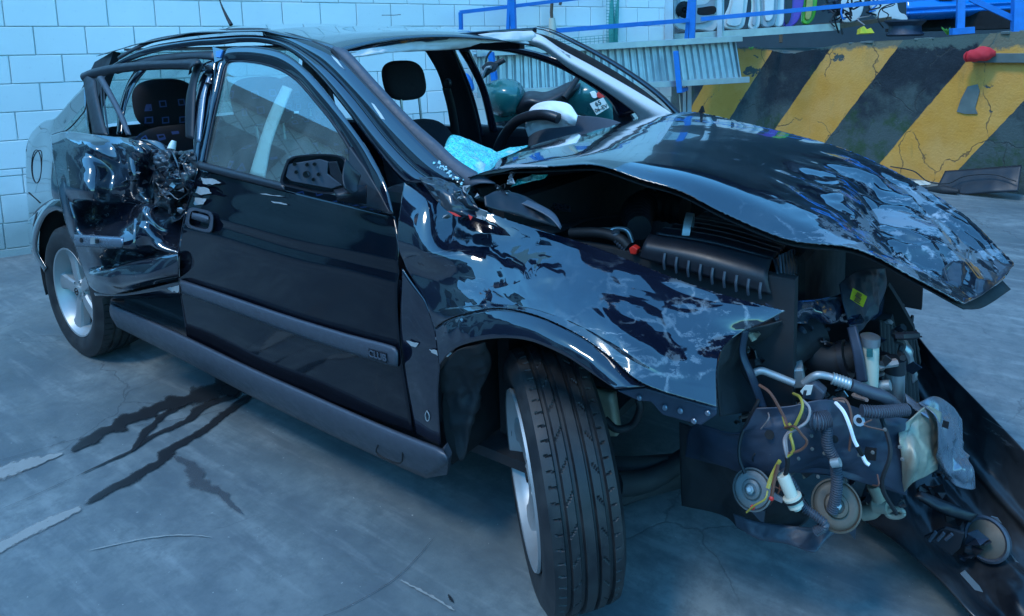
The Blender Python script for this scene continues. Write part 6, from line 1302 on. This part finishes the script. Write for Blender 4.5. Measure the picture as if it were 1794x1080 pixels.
# left rear side: far quarter and rear shelf, roof lining
box('far_body_side', (-2.35, .80, .62), (1.5, .05, .62), M['paint'], car, bevel=.02); box('far_front_side', (-.95, .83, .62), (1.2, .04, .60), M['paint'], car, bevel=.02)
beam('far_cant_rail', (-2.5, .565, 1.385), (-1.12, .565, 1.385), .04, .05, M['black_plastic'], car)
V = [(-2.6, -.52, 1.39), (-1.1, -.52, 1.375), (-1.12, .52, 1.40), (-2.6, .52, 1.40)]; mk('roof_lining', V, [(0, 1, 2, 3)], M['headliner'], car, thick=.01)
mk('rear_shelf', [(-2.5, -.62, .93), (-3.0, -.55, .93), (-3.0, .55, .93), (-2.5, .62, .93)], [(0, 1, 2, 3)], M['dark_fabric'], car, thick=.02)
for y0 in (-1, 1): mk('c_pillar_trim', [(-2.62, y0*.54, 1.38), (-2.8, y0*.55, 1.33), (-3.05, y0*.66, .93), (-2.7, y0*.68, .93)], [(0, 1, 2, 3)], M['black_plastic'], car, thick=.03)
# seats
def seat(nm, cx, cy, mat, hr=True, zb=.97, rake=.32, headmat=None, hw=.13, hh=.105, hz=1.16, lab=None):
    e = empty(nm, (0, 0, 0)); e.parent = car; e.matrix_parent_inverse = car.matrix_basis.inverted()
    if lab: e['label'] = lab
    def rounded(nm2, c, hx, hy, hz_, mt, rake, ex=3.4):
        V = []; n1, n2 = 20, 30
        for a in range(n1+1):
            ph = -math.pi/2+math.pi*a/n1
            for b in range(n2):
                t = 2*math.pi*b/n2
                f = lambda v: math.copysign(abs(v)**(2/ex), v)
                x = f(math.cos(ph))*f(math.cos(t)); y = f(math.cos(ph))*f(math.sin(t)); z = f(math.sin(ph))
                V.append((c[0]+x*hx-rake*z*hz_, c[1]+y*hy, c[2]+z*hz_))
        F = [(a*n2+b, a*n2+(b+1) % n2, (a+1)*n2+(b+1) % n2, (a+1)*n2+b) for a in range(n1) for b in range(n2)]
        return mk(nm2, V, F, M[mt], e, smooth=True)
    rounded('backrest', (cx-.02, cy, zb-.29), .075, .235, .32, mat, rake); rounded('cushion', (cx+.26, cy, .42), .27, .24, .09, mat, 0)
    hd = rounded('headrest', (cx-.14-rake*.1, cy, hz), .05, hw, hh, headmat or mat, rake*.6, 2.9)
    for s in (-1, 1): tube('headrest_post', [(cx-.125, cy+s*.06, zb-.03), (cx-.14, cy+s*.06, hz-hh*.6)], .006, M['bare_steel'], e)
    return e
pF = at(709, 141, 'y', .34)
seat('front_seat', pF[0]+.17, .34, 'dark_fabric', hz=pF[2], zb=.985, hw=.125, hh=.10)
seat('front_seat', -1.62, -.36, 'seat_cloth', hz=1.16, zb=.965)
pR = at(289, 182, 'y', -.38)
seat('rear_seat', pR[0]+.17, -.38, 'seat_cloth', hz=pR[2], zb=1.0, hw=.14, hh=.12, rake=.2); seat('rear_seat', pR[0]+.17, .32, 'seat_cloth', hz=1.13, zb=.97, hw=.13, hh=.10, rake=.2)
# steering wheel
cS = at(945, 262, 'y', .36); sw = empty('steering_wheel', (0, 0, 0)); sw.parent = car; sw.matrix_parent_inverse = car.matrix_basis.inverted()
tube('wheel_rim', [at(x, y, 'y', yy) for x, y, yy in ((868, 290, .36), (872, 262, .36), (885, 235, .34), (905, 213, .30), (932, 203, .27), (958, 202, .25), (978, 208, .25))], .023, M['seat_vinyl'], sw, n=50, seg=14)
patch('airbag', [[(920, 212, 'y', .34), (930, 190, 'y', .34), (948, 180, 'y', .33), (975, 178, 'y', .32), (998, 184, 'y', .31), (1012, 203, 'y', .30)], [(921, 226, 'y', .32), (932, 208, 'y', .29), (952, 199, 'y', .28), (976, 197, 'y', .28), (996, 202, 'y', .28), (1010, 212, 'y', .29)], [(926, 240, 'y', .34), (938, 232, 'y', .32), (956, 226, 'y', .31), (976, 224, 'y', .31), (994, 222, 'y', .31), (1008, 220, 'y', .31)]], M['airbag'], sw, nu=60, nv=36, amp=.012, size=.09, seed=6, thick=.003)
# dashboard
dsh = patch('dashboard', [[(928, 236, 'y', .47), (948, 214, 'y', .44), (985, 205, 'y', .40), (1030, 204, 'y', .36), (1070, 210, 'y', .33), (1100, 220, 'y', .30)], [(926, 262, 'y', .44), (950, 240, 'y', .40), (990, 228, 'y', .37), (1040, 224, 'y', .34), (1075, 226, 'y', .31), (1104, 232, 'y', .29)], [(920, 292, 'y', .40), (950, 272, 'y', .37), (995, 260, 'y', .34), (1040, 252, 'y', .32), (1075, 248, 'y', .30), (1104, 250, 'y', .28)]], M['dash'], car, nu=50, nv=24, thick=.01)
box('dash_body', (-.62, .0, .80), (.30, 1.30, .30), M['black_plastic'], car, bevel=.04)
# shattered windscreen lying over the dash
patch('shattered_windscreen', [
 [(778, 268, 'y', -.50), (785, 245, 'y', -.44), (796, 238, 'y', -.38), (830, 250, 'y', -.34), (862, 268, 'y', -.28), (890, 262, 'y', -.20), (925, 256, 'y', -.05)],
 [(776, 280, 'y', -.54), (795, 272, 'y', -.50), (815, 270, 'y', -.46), (845, 280, 'y', -.42), (868, 282, 'y', -.36), (895, 275, 'y', -.28), (918, 266, 'y', -.16)],
 [(782, 290, 'y', -.58), (800, 296, 'y', -.56), (815, 304, 'y', -.56), (840, 300, 'y', -.52), (862, 292, 'y', -.46), (890, 282, 'y', -.36), (915, 270, 'y', -.24)]], M['shatter'], car, nu=70, nv=30, amp=.010, freq=9, seed=9, thick=.004, jag=.002)
patch('glass_fragments', [[(905, 318, 'y', -.5), (930, 308, 'y', -.48), (960, 306, 'y', -.45)], [(895, 328, 'y', -.52), (925, 320, 'y', -.5), (955, 312, 'y', -.46)]], M['shatter2'] if 'shatter2' in M else M['shatter'], car, nu=30, nv=8, amp=.006, freq=30, seed=2)
# white strip just behind the front door glass
bar('white_strip_inside', [(496, 150), (474, 195), (456, 245), (438, 305)], [(512, 156), (494, 200), (476, 250), (464, 312)], -.028, -.022, 'airbag', car, bulge=0)
# side mirror reflections aside, cabin dark filler
box('cabin_dark_filler', (-2.86, 0, .62), (.04, 1.3, .60), M['void_black'], car)
tube('inner_seam_wires', [(800, 330, 'y', -.62), (830, 345, 'y', -.62), (850, 350, 'y', -.6)], .01, M['rubber'], car, n=12)
for k in range(8): shard(random.uniform(835, 900), random.uniform(300, 345), random.uniform(4, 9), -.02, random.choice(['void_black', 'primer', 'paint_bare']), car)
